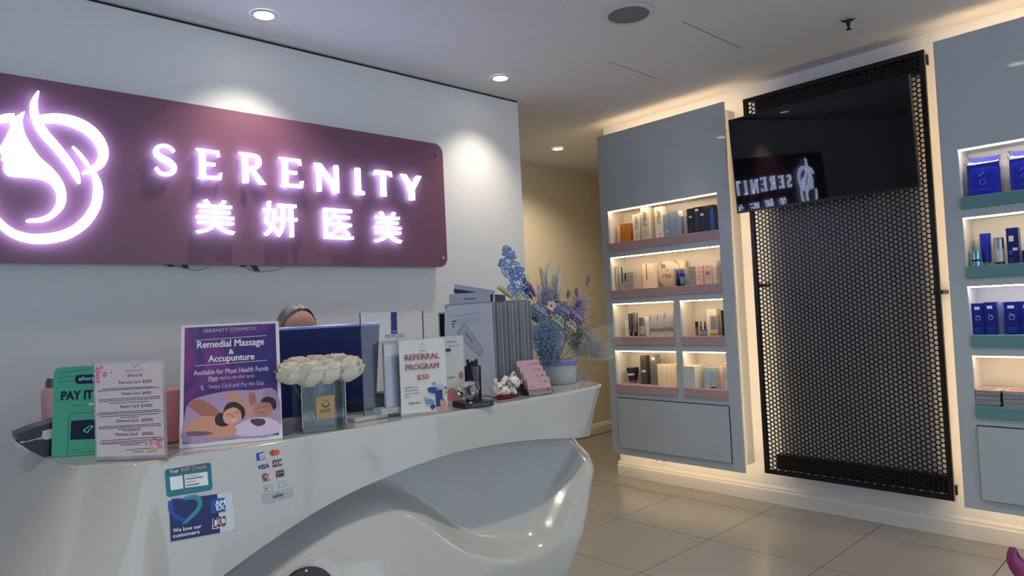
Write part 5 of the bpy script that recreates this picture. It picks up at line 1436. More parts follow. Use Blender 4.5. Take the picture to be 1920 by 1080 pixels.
# front sheet with printing, facing left
PO = Pan((ox + .009, ye - .002, ZT + .0045), (0, -1, 0), (0, 0, 1))
t9 = thing('printed_sheet', 'white printed sheet with a diamond drawing at the front of the organiser', 'paper', PO.pt(.14, 0))
Wf = ye - oy - .004; Hf = zt_ - ZT - .006
b = MB(); PO.poly(b, [(0, 0), (Wf, 0), (Wf - .004, Hf - .002), (.03, Hf - .003), (.006, Hf - .018), (0, Hf * .7)], -.0004, .0004); b.build('sheet', mat((224, 228, 238), .5), t9)
Q = lambda p: (820 + p[0] * .24081, 520 + p[1] * .24074)
def qp(pts, n, nm, c, sm=0): return gp(pts, n, nm, c, t9, PO, Q, sm)
qp(stroke([(108, 306), (345, 270)], 2.5), .0008, 'printed_rule', (120, 124, 140))
for a, b_ in (((114, 346), (150, 338)), ((118, 368), (136, 364)), ((120, 386), (130, 384))):
    qp(stroke([a, b_], 9), .0008, 'printed_heading', (60, 64, 84))
for k in range(3): qp(stroke([(150, 330 + k * 18), (330, 300 + k * 20)], 1.5), .0008, 'printed_rule', (160, 164, 180))
qp(((210, 350), (365, 560), (330, 620), (150, 440)), .0009, 'diamond_border', (188, 186, 180))
qp(((212, 372), (350, 560), (325, 600), (168, 440)), .0011, 'diamond_field', (202, 206, 216))
qp(stroke([(222, 430), (272, 500)], 12), .0013, 'printed_block', (140, 144, 156))
# papers behind that stand higher
hp = thing('paper_sheet', 'white sheet standing above the organiser with a small heading', 'paper', (ox + .04, oy + .15, ZT + .005))
x = ox + .021
ya, yb = onx(842, 560, x).y, onx(919, 560, x).y; zz = onx(880, 549, x).z
MB().box(x, x + .0008, yb, min(ya, ye - .004), ZT + .0055, zz).build('sheet', mat((198, 202, 216), .5), hp)
PH = Pan((x, ya, 0), (0, -1, 0), (0, 0, 1))
b = MB(); PH.poly(b, [PH.uv(*Q(p)) for p in ((205, 172), (298, 166), (298, 160), (205, 166))], .0002, .0006); b.build('printed_heading', mat((60, 62, 80), .5), hp)
hp = thing('framed_sheet', 'dark edged sheet sticking up highest behind the organiser papers', 'paper', (ox + .06, oy + .15, ZT + .005))
x = ox + .052
q = [onx(*Q(p), x) for p in ((440, 200), (130, 200), (130, 52), (447, 104))]
MB().prism([V((x, min(p.y, ye - .003), max(p.z, ZT + .0055))) for p in q], [V((x + .001, min(p.y, ye - .003), max(p.z, ZT + .0055))) for p in q]).build('sheet', mat((196, 204, 220), .5), hp)
q = [onx(*Q(p), x) for p in ((428, 200), (130, 118), (130, 88), (432, 134))]
MB().prism([p + V((-.0008, 0, 0)) for p in q], [p + V((-.0001, 0, 0)) for p in q]).build('dark_band', mat((40, 48, 60), .5), hp)
q = [onx(*Q(p), x + .02) for p in ((448, 190), (530, 190), (528, 138), (448, 132))]
tag(MB().prism([V((x + .02, p.y, max(p.z, ZT + .0055))) for p in q], [V((x + .021, p.y, max(p.z, ZT + .0055))) for p in q]).build('grey_folder', mat((104, 110, 120), .5)), 'small grey folder corner above the clear sleeves', 'folder')
# dark leaflet left behind the organiser
yk = 2.02
q = [ony(822, 586, yk), ony(833, 584, yk), ony(840, 640, yk), ony(826, 640, yk)]
xa, xb = q[0].x, q[1].x + .09
t = thing('dark_leaflet', 'black and white leaflet stand left of the organiser', 'leaflet', ((xa + xb) / 2, yk, .7455))
MB().prism([V((xa, yk, .7455)), V((xb, yk, .7455)), V((xb, yk, q[0].z)), V((xa, yk, q[0].z))], [V((xa, yk + .003, .7455)), V((xb, yk + .003, .7455)), V((xb, yk + .003, q[0].z)), V((xa, yk + .003, q[0].z))]).build('white_border', mat((190, 194, 204), .4), t)
MB().box(xa + .004, xb - .004, yk - .0008, yk - .0001, .76, q[0].z - .006).build('dark_print', mat((26, 28, 40), .4), t)
MB().box(xa, xb, yk - .02, yk + .03, .7452, .752).build('foot', mat((30, 30, 36), .4), t)
# ---- pens in a tumbler
pc = onz(888, 748, ZT); pc = V((ox - .038, pc.y + .01, ZT))
pc = V((ony(887, 720, 1.70).x, 1.70, ZT)); pc.x = min(pc.x, ox - .032)
zr = ony(887, 686, pc.y).z - ZT
t = thing('pen_tumbler', 'clear dark tumbler holding pens beside the organiser', 'pen holder', pc)
MB().lathe([(.001, 0), (.026, 0), (.028, zr), (.0255, zr), (.0235, .005), (.001, .005)], pc, 24).build('tumbler', clear((60, 66, 84), .30, .05), t, smooth=True)
for k in range(9):
    a = 2.4 * k; r0 = .008 + .006 * (k % 3) / 2; r1 = .010 + .010 * ((k * 5) % 4) / 3
    f = pc + V((math.cos(a) * r0, math.sin(a) * r0, .006)); e = pc + V((math.cos(a) * r1 * 1.1, math.sin(a) * r1 * 1.1, zr + .012 + .010 * ((k * 3) % 4) / 3))
    c = (16, 18, 40) if k % 3 else (46, 40, 120)
    p = thing('pen', ('dark pen in the tumbler beside the organiser' if k % 3 else 'violet pen in the tumbler beside the organiser'), 'pen', f, 'dark pens in the tumbler' if k % 3 else 'violet pens in the tumbler')
    MB().tube([f, e], .0042, 8).build('barrel', mat(c, .35), p, smooth=True)
    d = (e - f).normalized(); s = d.cross(V((0, 0, 1))); s = s.normalized() if s.length > 1e-4 else V((1, 0, 0))
    MB().obox(e - d * .012 + s * .006, d * .012, s * .001, d.cross(s) * .002).build('clip', mat((40, 40, 60), .3), p)
# ---- crystal on black plinth
b1_ = onz(872.5, 767.5, ZT); b2_ = onz(926, 760.5, ZT); b3_ = onz(843, 757.5, ZT)
e1 = b2_ - b1_; W1 = e1.length; e1.normalize(); e2 = V((-e1.y, e1.x, 0)); D1 = min((b3_ - b1_).length, .085)
hz = Pan(b1_, e1, (0, 0, 1)).uv(872.5, 757)[1]
t = thing('crystal_plinth', 'flat black plinth under the glass crystal', 'plinth', b1_ + e1 * W1 / 2 + e2 * D1 / 2)
cb = b1_ + e1 * W1 / 2 + e2 * D1 / 2
MB().obox(cb + V((0, 0, hz / 2)), e1 * W1 / 2, e2 * D1 / 2, V((0, 0, hz / 2))).build('plinth_block', mat((10, 12, 18), .25), t)
PX = Pan(b1_, e1, (0, 0, 1))
b = MB(); PX.slab(b, W1 * .25, W1 * .52, hz * .42, hz * .56, .0001, .0006); PX.slab(b, W1 * .55, W1 * .85, hz * .42, hz * .56, .0001, .0006); b.build('small_print', mat((110, 112, 120), .4), t)
cc = cb - e1 * .012 + V((0, 0, hz)); 
gem = thing('glass_crystal', 'faceted clear glass crystal tilted on the black plinth', 'ornament', cc + V((0, 0, .0005)))
gm = MB(); ax = (e1 * -.35 + V((0, 0, 1)) * .82 - e2 * .25).normalized()
r = .036
prof = [(.0005, -.034), (r * .45, -.020), (r * .80, -.007), (r, .004), (r * .94, .010), (r * .62, .020), (.0005, .0205)]
gm.lathe(prof, cc + V((0, 0, .035)), 12, ax)
zmin = min(p.z for p in gm.v)
for p in gm.v: p.z += cc.z + .0008 - zmin
gm.build('crystal', mat((240, 236, 228), 0.0, trans=1.0, ior=1.6), gem)
# ---- lucky cat
pb_ = onz(953, 747, ZT); s9 = depth(pb_) / F          # metres per pixel here
PCat = Pan(V((0, pb_.y + .004, 0)), (1, 0, 0), (0, 0, 1))
CZ = lambda p: (910 + p[0] / 9.0, 640 + p[1] / 9.0)
def cp(p, dy=0.0):
    a, b_ = PCat.uv(*CZ(p)); return V((a, pb_.y + .004 + dy, b_))
k9 = s9 / 9 * 1.02
t = thing('lucky_cat', 'white ceramic lucky cat lying on a red cushion', 'figurine', (pb_.x, pb_.y + .01, ZT))
c0 = cp((380, 940)); 
MB().ell(V((c0.x, c0.y + .012, ZT + .0045)), V((275 * k9, 0, 0)), V((0, .022, 0)), V((0, 0, .0045)), 24, 8).build('cushion', mat((128, 24, 36), .6), t, smooth=True)
MB().ell(V((cp((360, 900)).x, c0.y + .012, ZT + .011)), V((135 * k9, 0, 0)), V((0, .019, 0)), V((0, 0, .0045)), 20, 8).build('red_bib_cloth', mat((170, 24, 44), .55), t, smooth=True)
M_CER = mat((222, 220, 214), .25)
bd = MB()
bd.ell(cp((240, 800), .012), V((105 * k9, 0, 0)), V((0, .020, 0)), V((0, 0, 112 * k9)), 18, 12)
bd.ell(cp((370, 830), .012), V((140 * k9, 0, 0)), V((0, .021, 0)), V((0, 0, 85 * k9)), 18, 12)
bd.ell(cp((190, 690), .004), V((44 * k9, 0, 0)), V((0, .009, 0)), V((0, 0, 60 * k9)), 14, 10)
bd.ell(cp((215, 785), -.006), V((50 * k9, 0, 0)), V((0, .010, 0)), V((0, 0, 55 * k9)), 14, 10)
bd.tube([cp((305, 720), .004), cp((318, 650), 0), cp((345, 605), 0)], [42 * k9, 44 * k9, 34 * k9], 12)
bd.ell(cp((345, 612), 0), V((36 * k9, 0, 0)), V((0, .007, 0)), V((0, 0, 34 * k9)), 12, 8)
bd.tube([cp((420, 790), 0), cp((490, 850), -.002), cp((500, 880), -.002)], [50 * k9, 40 * k9, 34 * k9], 12)
h = cp((490, 688), .004); tl = .55
hx = V((math.cos(tl), 0, -math.sin(tl))); hz_ = V((math.sin(tl), 0, math.cos(tl)))
bd.ell(h, hx * 128 * k9, V((0, .021, 0)), hz_ * 108 * k9, 22, 14)
bd.build('body', M_CER, t, smooth=True)
for e0, e1_, e2_ in (((440, 580), (522, 572), (487, 512)), ((585, 640), (605, 712), (660, 650))):
    q = [cp(p, .0) for p in (e0, e1_, e2_)]
    f = MB().prism([p + V((0, -.004, 0)) for p in q], [p + V((0, .008, 0)) for p in q]).build('ear', M_CER, t)
    g = sum(q, V()) / 3
    MB().prism([g + (p - g) * .72 + V((0, -.0052, 0)) for p in q], [g + (p - g) * .72 + V((0, -.004, 0)) for p in q]).build('inner_ear', mat((160, 24, 44), .5), f)
for p, r in (((190, 660), 26), ((210, 785), 25)):
    MB().ell(cp(p, -.0085 if p[1] < 700 else -.0155), V((r * k9, 0, 0)), V((0, .0015, 0)), V((0, 0, r * k9)), 12, 8).build('paw_pad', mat((170, 24, 44), .5), t, smooth=True)
MB().tube(spline([cp((352, 655), -.012), cp((400, 720), -.020), cp((455, 775), -.020), cp((515, 810), -.012)], 5), 9 * k9, 6).build('collar', mat((130, 60, 40), .5), t, smooth=True)
MB().sph(cp((432, 752), -.021), 13 * k9, 10, 6).build('bell', mat((200, 180, 120), .3, metal=.6), t, smooth=True)
fm = MB()
def hs(p, dy=-.0178): return cp(p, dy)
for a in (((470, 625), (482, 665), (505, 678)), ((552, 645), (560, 672), (585, 676)), ((505, 640), (512, 655), (524, 660)), ((528, 690), (540, 712), (560, 715))):
    fm.tube(spline([hs(p) for p in a], 4), 3.2 * k9, 5)
fm.build('face_line', mat((150, 128, 110), .5), t)
for k in range(16):
    p = (random.uniform(280, 440), random.uniform(720, 870))
    MB().ell(cp(p, -.0095 + .001 * math.sin(k)), V((10 * k9, 0, 0)), V((0, .0012, 0)), V((0, 0, 10 * k9)), 8, 6).build('dark_spot', mat((40, 32, 34), .5), t, smooth=True)
# ---- stepped card holder
M_CARD = mat((188, 152, 158), .5)
h0 = onz(992, 743, ZT); h1 = onz(1036.5, 737.5, ZT)
hu = (h1 - h0); hw = hu.length; hu.normalize(); hb = V((-hu.y, hu.x, 0))
t10 = thing('card_holder', 'clear stepped acrylic business card holder', 'card holder', h0 + hu * hw / 2)
TL = [(680, 645), (608, 522), (532, 420), (445, 308)]
for k in range(4):
    bk = hb * (.004 + .017 * k)
    O = h0 + bk + V((0, 0, .004 + .019 * k)) - hu * (.002 * k)
    ln = math.radians(16); PCd = Pan(O, hu, V((0, 0, 1)) * math.cos(ln) + hb * math.sin(ln))
    hh = .052
    b = MB(); PCd.slab(b, 0, hw, -.001, .018, .0045, .006); b.build('pocket_front', M_ACR, t10)
    b = MB(); PCd.slab(b, 0, hw, -.003, .030, -.0065, -.005); b.build('pocket_back', M_ACR, t10)
    b = MB(); PCd.slab(b, 0, hw, -.003, -.001, -.0065, .006); b.build('pocket_floor', M_ACE, t10)
    cd_ = thing('business_card_pack', ('front', 'second', 'third', 'rearmost')[k] + ' pack of pink business cards in the stepped holder', 'business card', O, 'pink business cards in the holder')
    b = MB(); PCd.slab(b, .002, hw - .002, 0, hh, -.0045, .003); b.build('cards', M_CARD, cd_)
    c_ = (hw * .60, hh * .74)
    b = MB(); ringpoly(b, PCd, c_, .0022, .0036, .0034, 14, 1, .5, 5.6); b.build('printed_emblem', mat((70, 36, 52), .5), cd_)
    b = MB(); PCd.slab(b, hw * .70, hw * .90, hh * .70, hh * .735, .0030, .0034); PCd.slab(b, hw * .72, hw * .9, hh * .77, hh * .79, .0030, .0034); b.build('printed_line', mat((110, 70, 84), .5), cd_)
    if k == 0:
        b = MB(); PCd.slab(b, hw * .08, hw * .28, hh * .46, hh * .49, .0030, .0034); b.build('printed_line', mat((50, 30, 40), .5), cd_)
        b = MB(); PCd.slab(b, hw * .08, hw * .95, hh * .06, hh * .34, .0030, .0034); b.build('coral_band', mat((190, 120, 116), .5), cd_)
        b = MB(); PCd.slab(b, hw * .80, hw * .90, hh * .16, hh * .30, .0034, .0037); b.build('printed_mark', mat((120, 60, 70), .5), cd_)
for s in (-.001, hw + .001):
    c_ = h0 + hu * s
    q = [c_ + V((0, 0, .0005)), c_ + hb * .062 + V((0, 0, .0005)), c_ + hb * .062 + V((0, 0, .070)), c_ + V((0, 0, .012))]
    MB().prism([p - hu * .001 for p in q], [p + hu * .001 for p in q]).build('side_cheek', M_ACR, t10)

# ---- bouquet in a grey pot
pt_ = onz(1046, 722, ZT); py_ = pt_.y + .045
cx = ony(1047, 700, py_).x; pc = V((cx, py_, ZT))
zr = ony(1047, 674, py_).z - ZT; r1 = abs(ony(1073, 690, py_).x - ony(1021, 690, py_).x) / 2
pot = thing('flower_pot', 'pale grey pot with violet ribbon at the end of the counter', 'pot', pc)
MB().lathe([(.001, 0), (r1 * .80, 0), (r1 * .84, .004), (r1, zr - .004), (r1 * 1.0, zr), (r1 * .92, zr), (r1 * .88, zr - .012), (.001, zr - .012)], pc, 32).build('pot_body', mat((176, 182, 180), .35), pot, smooth=True)
MB().lathe([(r1 * .985, zr - .020), (r1 * 1.02, zr - .018), (r1 * 1.035, zr - .004), (r1 * 1.0, zr - .002)], pc, 32).build('ribbon', mat((132, 128, 196), .4), pot, smooth=True)
for k, a in enumerate(((1072, 690), (1080, 700), (1074, 712))):
    e = (1112 - 10 * k, 716 - 4 * k)
    MB().tube(spline([ony(1070, 680, py_ - .01), ony(a[0] + 4, a[1], py_ - .02), ony(e[0], e[1], py_ - .015)], 6), .0022, 5).build('ribbon_tail', mat((140, 134, 206), .4), pot, smooth=True)
def bq(px, py, dy=0.0): return ony(px, py, py_ + dy)
BQ = lambda p: (930 + p[0] * .21296, 450 + p[1] * .21296)
root = pc + V((0, 0, zr - .010))
mpp = depth(pc) / F
def grasshead(name, label, cat, pts, w, c, grp, n=90, dy=0.0, stemc=(150, 146, 120), hair=1.0):
    """soft plume: stem and a bristled head along pts (pixels of the bouquet crop, tip first)"""
    P_ = spline([bq(*BQ(p), dy) for p in pts], 5)
    t = thing(name, label, cat, root, grp)
    end = P_[-1]
    MB().tube(spline([P_[0] * .3 + end * .7, end, end * .55 + root * .45, root], 4), .0011, 5).build('stem', mat(stemc, .6), t, smooth=True)
    N = len(P_); W = [w * BQ((1, 0))[0] * 0 + w * .21296 * mpp * math.sin(PI * min(1, max(.08, (i + .6) / N))) ** .6 for i in range(N)]
    MB().tube(P_, [max(.0008, x * .62) for x in W], 8).build('head', mat(c, .85, bump=.6, bscale=700), t, smooth=True)
    b = MB()
    for k in range(n):
        i = random.randrange(N - 1); p = P_[i]; d = (P_[i] - P_[min(i + 1, N - 1)]).normalized()
        a = random.uniform(0, 2 * PI); u1 = d.cross(V((0, 1, 0))).normalized(); u2 = d.cross(u1)
        o_ = (u1 * math.cos(a) + u2 * math.sin(a)); L = W[i] * random.uniform(.6, 1.2) * hair
        s_ = o_.cross(d) * .0006
        q = p + o_ * W[i] * .45
        b.add([q - s_, q + s_, q + o_ * L * .75 + d * L * 1.1], [(0, 1, 2)])
    b.build('bristles', mat(c, .85), t, fix=False)['kind'] = 'stuff'
    return t
grasshead('pampas_plume', 'tallest white bristled plume in the bouquet', 'dried flower', ((485, 190), (465, 235), (452, 300), (455, 380), (458, 430)), 34, (236, 234, 226), 'white plumes in the bouquet', 260, .01)
grasshead('pampas_plume', 'white plume right of the tallest plume in the bouquet', 'dried flower', ((565, 232), (560, 270), (552, 340), (548, 420), (545, 480)), 34, (232, 226, 208), 'white plumes in the bouquet', 260, .0)
grasshead('pampas_plume', 'leftmost cream plume in the bouquet', 'dried flower', ((395, 255), (405, 300), (415, 350), (428, 430)), 34, (224, 214, 190), 'white plumes in the bouquet', 240, .02)
grasshead('pampas_plume', 'short cream plume between the white plumes', 'dried flower', ((512, 300), (510, 350), (515, 420), (518, 490)), 34, (224, 210, 174), 'white plumes in the bouquet', 240, .015)
grasshead('pampas_plume', 'yellow plume drooping to the left of the bouquet', 'dried flower', ((18, 415), (60, 440), (105, 475), (150, 520)), 34, (220, 202, 140), 'yellow plumes in the bouquet', 110, -.01)
grasshead('pampas_plume', 'small yellow plume beside the drooping yellow plume', 'dried flower', ((222, 480), (205, 505), (175, 525)), 28, (220, 198, 136), 'yellow plumes in the bouquet', 80, -.012)
for lab_, pts, dy in (('lone lilac bunny tail standing out at the far right of the bouquet', ((822, 308), (812, 345), (798, 402)), -.01), ('lilac bunny tail upright above the right side of the bouquet', ((708, 428), (710, 465), (716, 502)), .0), ('small lilac bunny tail left of the upright one', ((640, 448), (636, 480), (632, 515)), .02),
                      ('purple bunny tail at the right end of the cluster', ((755, 545), (740, 575), (724, 615)), -.02), ('large purple bunny tail lowest in the cluster', ((690, 585), (688, 625), (682, 678)), -.03), ('purple bunny tail left in the cluster', ((640, 590), (650, 615), (660, 645)), -.02), ('pale purple bunny tail behind the cluster', ((725, 530), (715, 560), (705, 600)), .0)):
    grasshead('bunny_tail_grass', lab_, 'dried flower', pts, 34 if 'large' in lab_ else 28, (150, 104, 150) if 'purple' in lab_ else (164, 118, 150), 'bunny tails in the bouquet', 90, dy, hair=.7)
for k, (lab_, pts) in enumerate((('upper purple spike beside the blue plume', ((245, 338), (262, 380), (290, 440))), ('lower dark purple spike beside the blue plume', ((240, 430), (275, 455), (320, 520))), ('long purple spike behind the blue plume', ((285, 380), (310, 430), (345, 500))))):
    grasshead('purple_spike', lab_, 'dried flower', pts, 30, ((132, 106, 150), (112, 80, 124), (140, 116, 156))[k], 'purple spikes in the bouquet', 90, -.01 + .01 * k)
# blue branched plume: many small blossoms on branching stems
t = thing('blue_blossom_branch', 'tall sky blue blossom branch leaning left out of the bouquet', 'dried flower', root)
spine = spline([bq(*BQ(p)) for p in ((95, 75), (135, 160), (180, 270), (220, 380), (270, 500))], 6)
MB().tube(spline(list(spine[::6]) + [root], 4), .0014, 5).build('stem', mat((110, 130, 170), .6), t, smooth=True)
rnd = random.Random(5); bl_ = [MB(), MB(), MB()]
BLOB = [((95, 80), 40, 26), ((110, 120), 55, 34), ((145, 150), 35, 20), ((50, 200), 35, 20), ((95, 215), 75, 46), ((160, 240), 70, 46), ((215, 260), 34, 20), ((110, 290), 60, 30), ((175, 310), 60, 34), ((225, 330), 40, 26), ((150, 350), 35, 18), ((150, 420), 52, 34), ((200, 440), 52, 30), ((170, 470), 40, 20), ((250, 400), 40, 20), ((270, 480), 40, 20)]
for (bc, br, n) in BLOB:
    for k in range(n * 2):
        a = rnd.uniform(0, 2 * PI); rr_ = br * math.sqrt(rnd.random())
        p = bq(*BQ((bc[0] + rr_ * math.cos(a), bc[1] + rr_ * math.sin(a) * .8)), rnd.uniform(-.02, .02))
        s_ = rnd.uniform(.0035, .0065)
        u1 = V((rnd.uniform(-1, 1), rnd.uniform(-1, 1), rnd.uniform(-1, 1))).normalized(); u2 = u1.cross(V((.3, .5, .8))).normalized()
        m_ = bl_[k % 3]
        m_.add([p + u1 * s_, p + u2 * s_ * .6, p - u1 * s_, p - u2 * s_ * .6], [(0, 1, 2, 3)])
        u3 = u1.cross(u2)
        m_.add([p + u3 * s_, p + u2 * s_ * .6, p - u3 * s_, p - u2 * s_ * .6], [(0, 1, 2, 3)])
for m_, c in zip(bl_, ((158, 192, 232), (180, 208, 240), (136, 170, 220))):
    m_.build('tiny_blossoms', mat(c, .8), t, fix=False)['kind'] = 'stuff'
# daisy
t = thing('daisy', 'cream daisy facing forward in the middle of the bouquet', 'dried flower', root)
dc = bq(*BQ((482, 578)), -.075)
for k in range(14):
    a = 2 * PI * k / 14; L = (62 + 8 * (k % 3)) * .21296 * mpp; u1 = V((math.cos(a), -.12, math.sin(a) * .75)); s_ = V((-math.sin(a), 0, math.cos(a) * .75)) * L * .16
    MB().add([dc, dc + u1 * L * .5 + s_, dc + u1 * L + V((0, -.002, 0)), dc + u1 * L * .5 - s_, dc + u1 * L * .5 + V((0, -.003, 0))], [(0, 1, 4), (1, 2, 4), (2, 3, 4), (3, 0, 4)]).build('petal', mat((216, 198, 172), .6), t)
MB().ell(dc + V((0, -.003, 0)), V((.005, 0, 0)), V((0, .003, 0)), V((0, 0, .005)), 10, 6).build('eye', mat((150, 104, 66), .8), t, smooth=True)
MB().tube([dc + V((0, .003, 0)), dc * .5 + root * .5 + V((0, .03, 0)), root], .001, 5).build('stem', mat((150, 146, 120), .6), t)
# hydrangea heads: cups of four-petalled florets on a ball
def hydrangea(label, pc_, rpx, c, dy, n):
    cc_ = bq(*BQ(pc_), dy); R_ = rpx * .21296 * mpp
    t = thing('hydrangea_head', label, 'dried flower', root, 'hydrangea heads in the bouquet')
    MB().ell(cc_, V((R_ * .8, 0, 0)), V((0, R_ * .8, 0)), V((0, 0, R_ * .8)), 12, 8).build('core', mat(tuple(int(x * .55) for x in c), .9), t, smooth=True)
    MB().tube([cc_, cc_ * .5 + root * .5, root], .0016, 5).build('stem', mat((120, 120, 96), .6), t)
    ms = [MB(), MB()]
    for k in range(n):
        zz_ = 1 - 2 * (k + .5) / n; rr_ = math.sqrt(1 - zz_ * zz_); a = k * 2.39996
        nn = V((rr_ * math.cos(a), rr_ * math.sin(a), zz_)); p = cc_ + nn * R_ * rnd.uniform(.88, 1.06)
        u1 = nn.cross(V((rnd.uniform(-1, 1), rnd.uniform(-1, 1), .4))).normalized(); u2 = nn.cross(u1); s_ = R_ * .30
        for d in (u1, u2, -u1, -u2):
            e = nn.cross(d)
            ms[k % 2].add([p, p + d * s_ * .6 + e * s_ * .5 + nn * s_ * .22, p + d * s_ * 1.05 + nn * s_ * rnd.uniform(.0, .3), p + d * s_ * .6 - e * s_ * .5 + nn * s_ * .22], [(0, 1, 2, 3)])
    for m_, f in zip(ms, (1.0, .82)):
        m_.build('florets', mat(tuple(int(x * f) for x in c), .75), t, fix=False)['kind'] = 'stuff'
hydrangea('grey blue hydrangea at the left of the bouquet beside the organiser', (375, 640), 78, (150, 164, 184), -.04, 70)
hydrangea('slate hydrangea under the daisy', (560, 640), 95, (136, 142, 172), -.05, 80)
hydrangea('cream hydrangea in the lower middle of the bouquet', (520, 730), 72, (196, 192, 170), -.075, 60)
hydrangea('pale beige hydrangea right of the cream one', (640, 770), 70, (190, 180, 166), -.07, 60)
hydrangea('violet grey hydrangea under the purple bunny tails', (700, 680), 75, (160, 148, 184), -.03, 60)
hydrangea('dusky blue hydrangea at the back of the bouquet', (470, 520), 80, (150, 154, 186), .05, 50)
# wispy blue moss and fine grass
def wisps(name, label, c, rpx, col_, dy, n, L0, L1, par_dir=None):
    t = thing(name, label, 'dried flower', root)
    cc_ = bq(*BQ(c), dy); R_ = rpx * .21296 * mpp; b = MB()
    for k in range(n):
        d = V((rnd.gauss(0, 1), rnd.gauss(0, .7), rnd.gauss(0, 1))).normalized()
        if par_dir: d = (d * .6 + V(par_dir)).normalized()
        p = cc_ + V((rnd.gauss(0, .45) * R_, rnd.gauss(0, .3) * R_, rnd.gauss(0, .45) * R_)); L = rnd.uniform(L0, L1)
        e = d.cross(V((rnd.uniform(-1, 1), .3, rnd.uniform(-1, 1)))).normalized()
        m1 = p + d * L * .5 + e * L * .22
        s_ = e.cross(d) * .0011
        b.add([p - s_, p + s_, m1 + s_, m1 - s_, p + d * L + e * L * .05], [(0, 1, 2, 3), (3, 2, 4)])
    b.build('strands', mat(col_, .8), t, fix=False)['kind'] = 'stuff'
    MB().tube([cc_, cc_ * .5 + root * .5, root], .0016, 5).build('stem', mat((120, 120, 110), .6), t)
wisps('blue_moss', 'fluffy mid blue moss at the lower left of the bouquet', (440, 850), 150, (120, 146, 176), -.08, 1600, .016, .036)
wisps('blue_moss', 'dark slate moss lowest in the bouquet above the pot', (470, 960), 110, (112, 128, 152), -.06, 1200, .016, .036)
wisps('fine_grass', 'pale lilac fine grass fanning up behind the daisy', (450, 520), 130, (164, 158, 178), .02, 320, .02, .045, (0, 0, 1))
wisps('fine_grass', 'pale dry grass fanning right under the film', (740, 880), 150, (142, 142, 132), -.03, 1300, .016, .036, (.5, 0, -.2))
wisps('fine_grass', 'pale grey grass trailing at the far right under the film', (880, 960), 90, (138, 140, 156), -.02, 350, .014, .032, (.6, 0, -.4))
wisps('fine_grass', 'white fine grass at the right behind the bunny tails', (740, 600), 100, (176, 168, 178), .02, 300, .015, .04, (.5, 0, .6))
# clear film wrap
film_ = thing('film_wrap', 'crumpled clear film wrapped around the bouquet', 'wrap', root)
def sheet(px_rows, dys, name):
    rows = []
    for R, dy in zip(px_rows, dys):
        P_ = spline([bq(*BQ(p)) for p in R], 4)
        rows.append([p + V((0, dy + rnd.uniform(-.006, .006), rnd.uniform(-.003, .003))) for p in P_])
    # densify between rows
    out = []
    for a, b in zip(rows, rows[1:]):
        for k in range(4):
            out.append([p.lerp(q, k / 4) + V((rnd.uniform(-.0008, .0008), rnd.uniform(-.0015, .0015), rnd.uniform(-.0008, .0008))) for p, q in zip(a, b)])
    out.append(rows[-1])
    return MB().grid(out).build(name, clear((226, 230, 220), .08, .15, 1.2), film_, smooth=True)
sheet([((560, 880), (640, 800), (740, 760), (850, 750)), ((540, 960), (660, 900), (800, 850), (930, 920)), ((500, 1040), (640, 1000), (800, 980), (1000, 1010)), ((480, 1080), (640, 1040), (760, 1050), (960, 1055))], (-.10, -.11, -.09, -.07), 'film_sheet')
sheet([((300, 900), (360, 860), (440, 880)), ((330, 980), (420, 960), (520, 980)), ((400, 1060), (480, 1050), (560, 1060))], (-.10, -.11, -.09), 'film_sheet')
sheet([((740, 760), (830, 800), (930, 920)), ((820, 850), (920, 920), (1050, 1000)), ((760, 1000), (880, 1040), (970, 1055))], (-.04, -.02, -.05), 'film_sheet')
for pts in (((735, 765), (830, 840), (930, 920)), ((735, 1025), (830, 1050), (960, 1055), (1045, 1005)), ((560, 880), (600, 830), (700, 770)), ((500, 1040), (560, 960), (580, 880))):
    MB().tube(spline([bq(*BQ(p), -.085) for p in pts], 6), .0009, 5).build('film_fold', clear((240, 240, 226), .55, .1), film_, smooth=True)

# ================================================================== BEHIND THE COUNTER
ym = 2.06
mt = [ony(500, 615, ym - .02), ony(710, 607, ym - .045)]
xr = mt[1].x; xl = xr - .545; zt_ = mt[1].z; lean = .155
PM = Pan((xl, ym, .965), (1, 0, 0), (0, -math.sin(lean), math.cos(lean)))
hm = (zt_ - .965) / math.cos(lean)
t = thing('desktop_monitor', 'dark navy back of a computer monitor behind the roses', 'monitor', ((xl + xr) / 2, ym, .7455))
b = MB(); PM.slab(b, 0, .545, 0, hm, -.022, 0); b.build('rear_casing', mat((8, 30, 92), .4), t)
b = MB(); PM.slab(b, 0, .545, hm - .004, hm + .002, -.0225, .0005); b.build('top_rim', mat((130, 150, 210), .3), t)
b = MB(); PM.slab(b, .01, .535, .012, hm - .012, -.0235, -.0222); b.build('display', mat((30, 40, 60), .15), t)
xm = (xl + xr) / 2
MB().bbox(xm - .035, xm + .035, ym + .005, ym + .035, .757, 1.12, .004).build('stand_neck', mat((10, 28, 80), .4), t)
MB().bbox(xm - .11, xm + .11, ym - .05, ym + .14, .7455, .7568, .004).build('stand_foot', mat((10, 28, 80), .4), t)

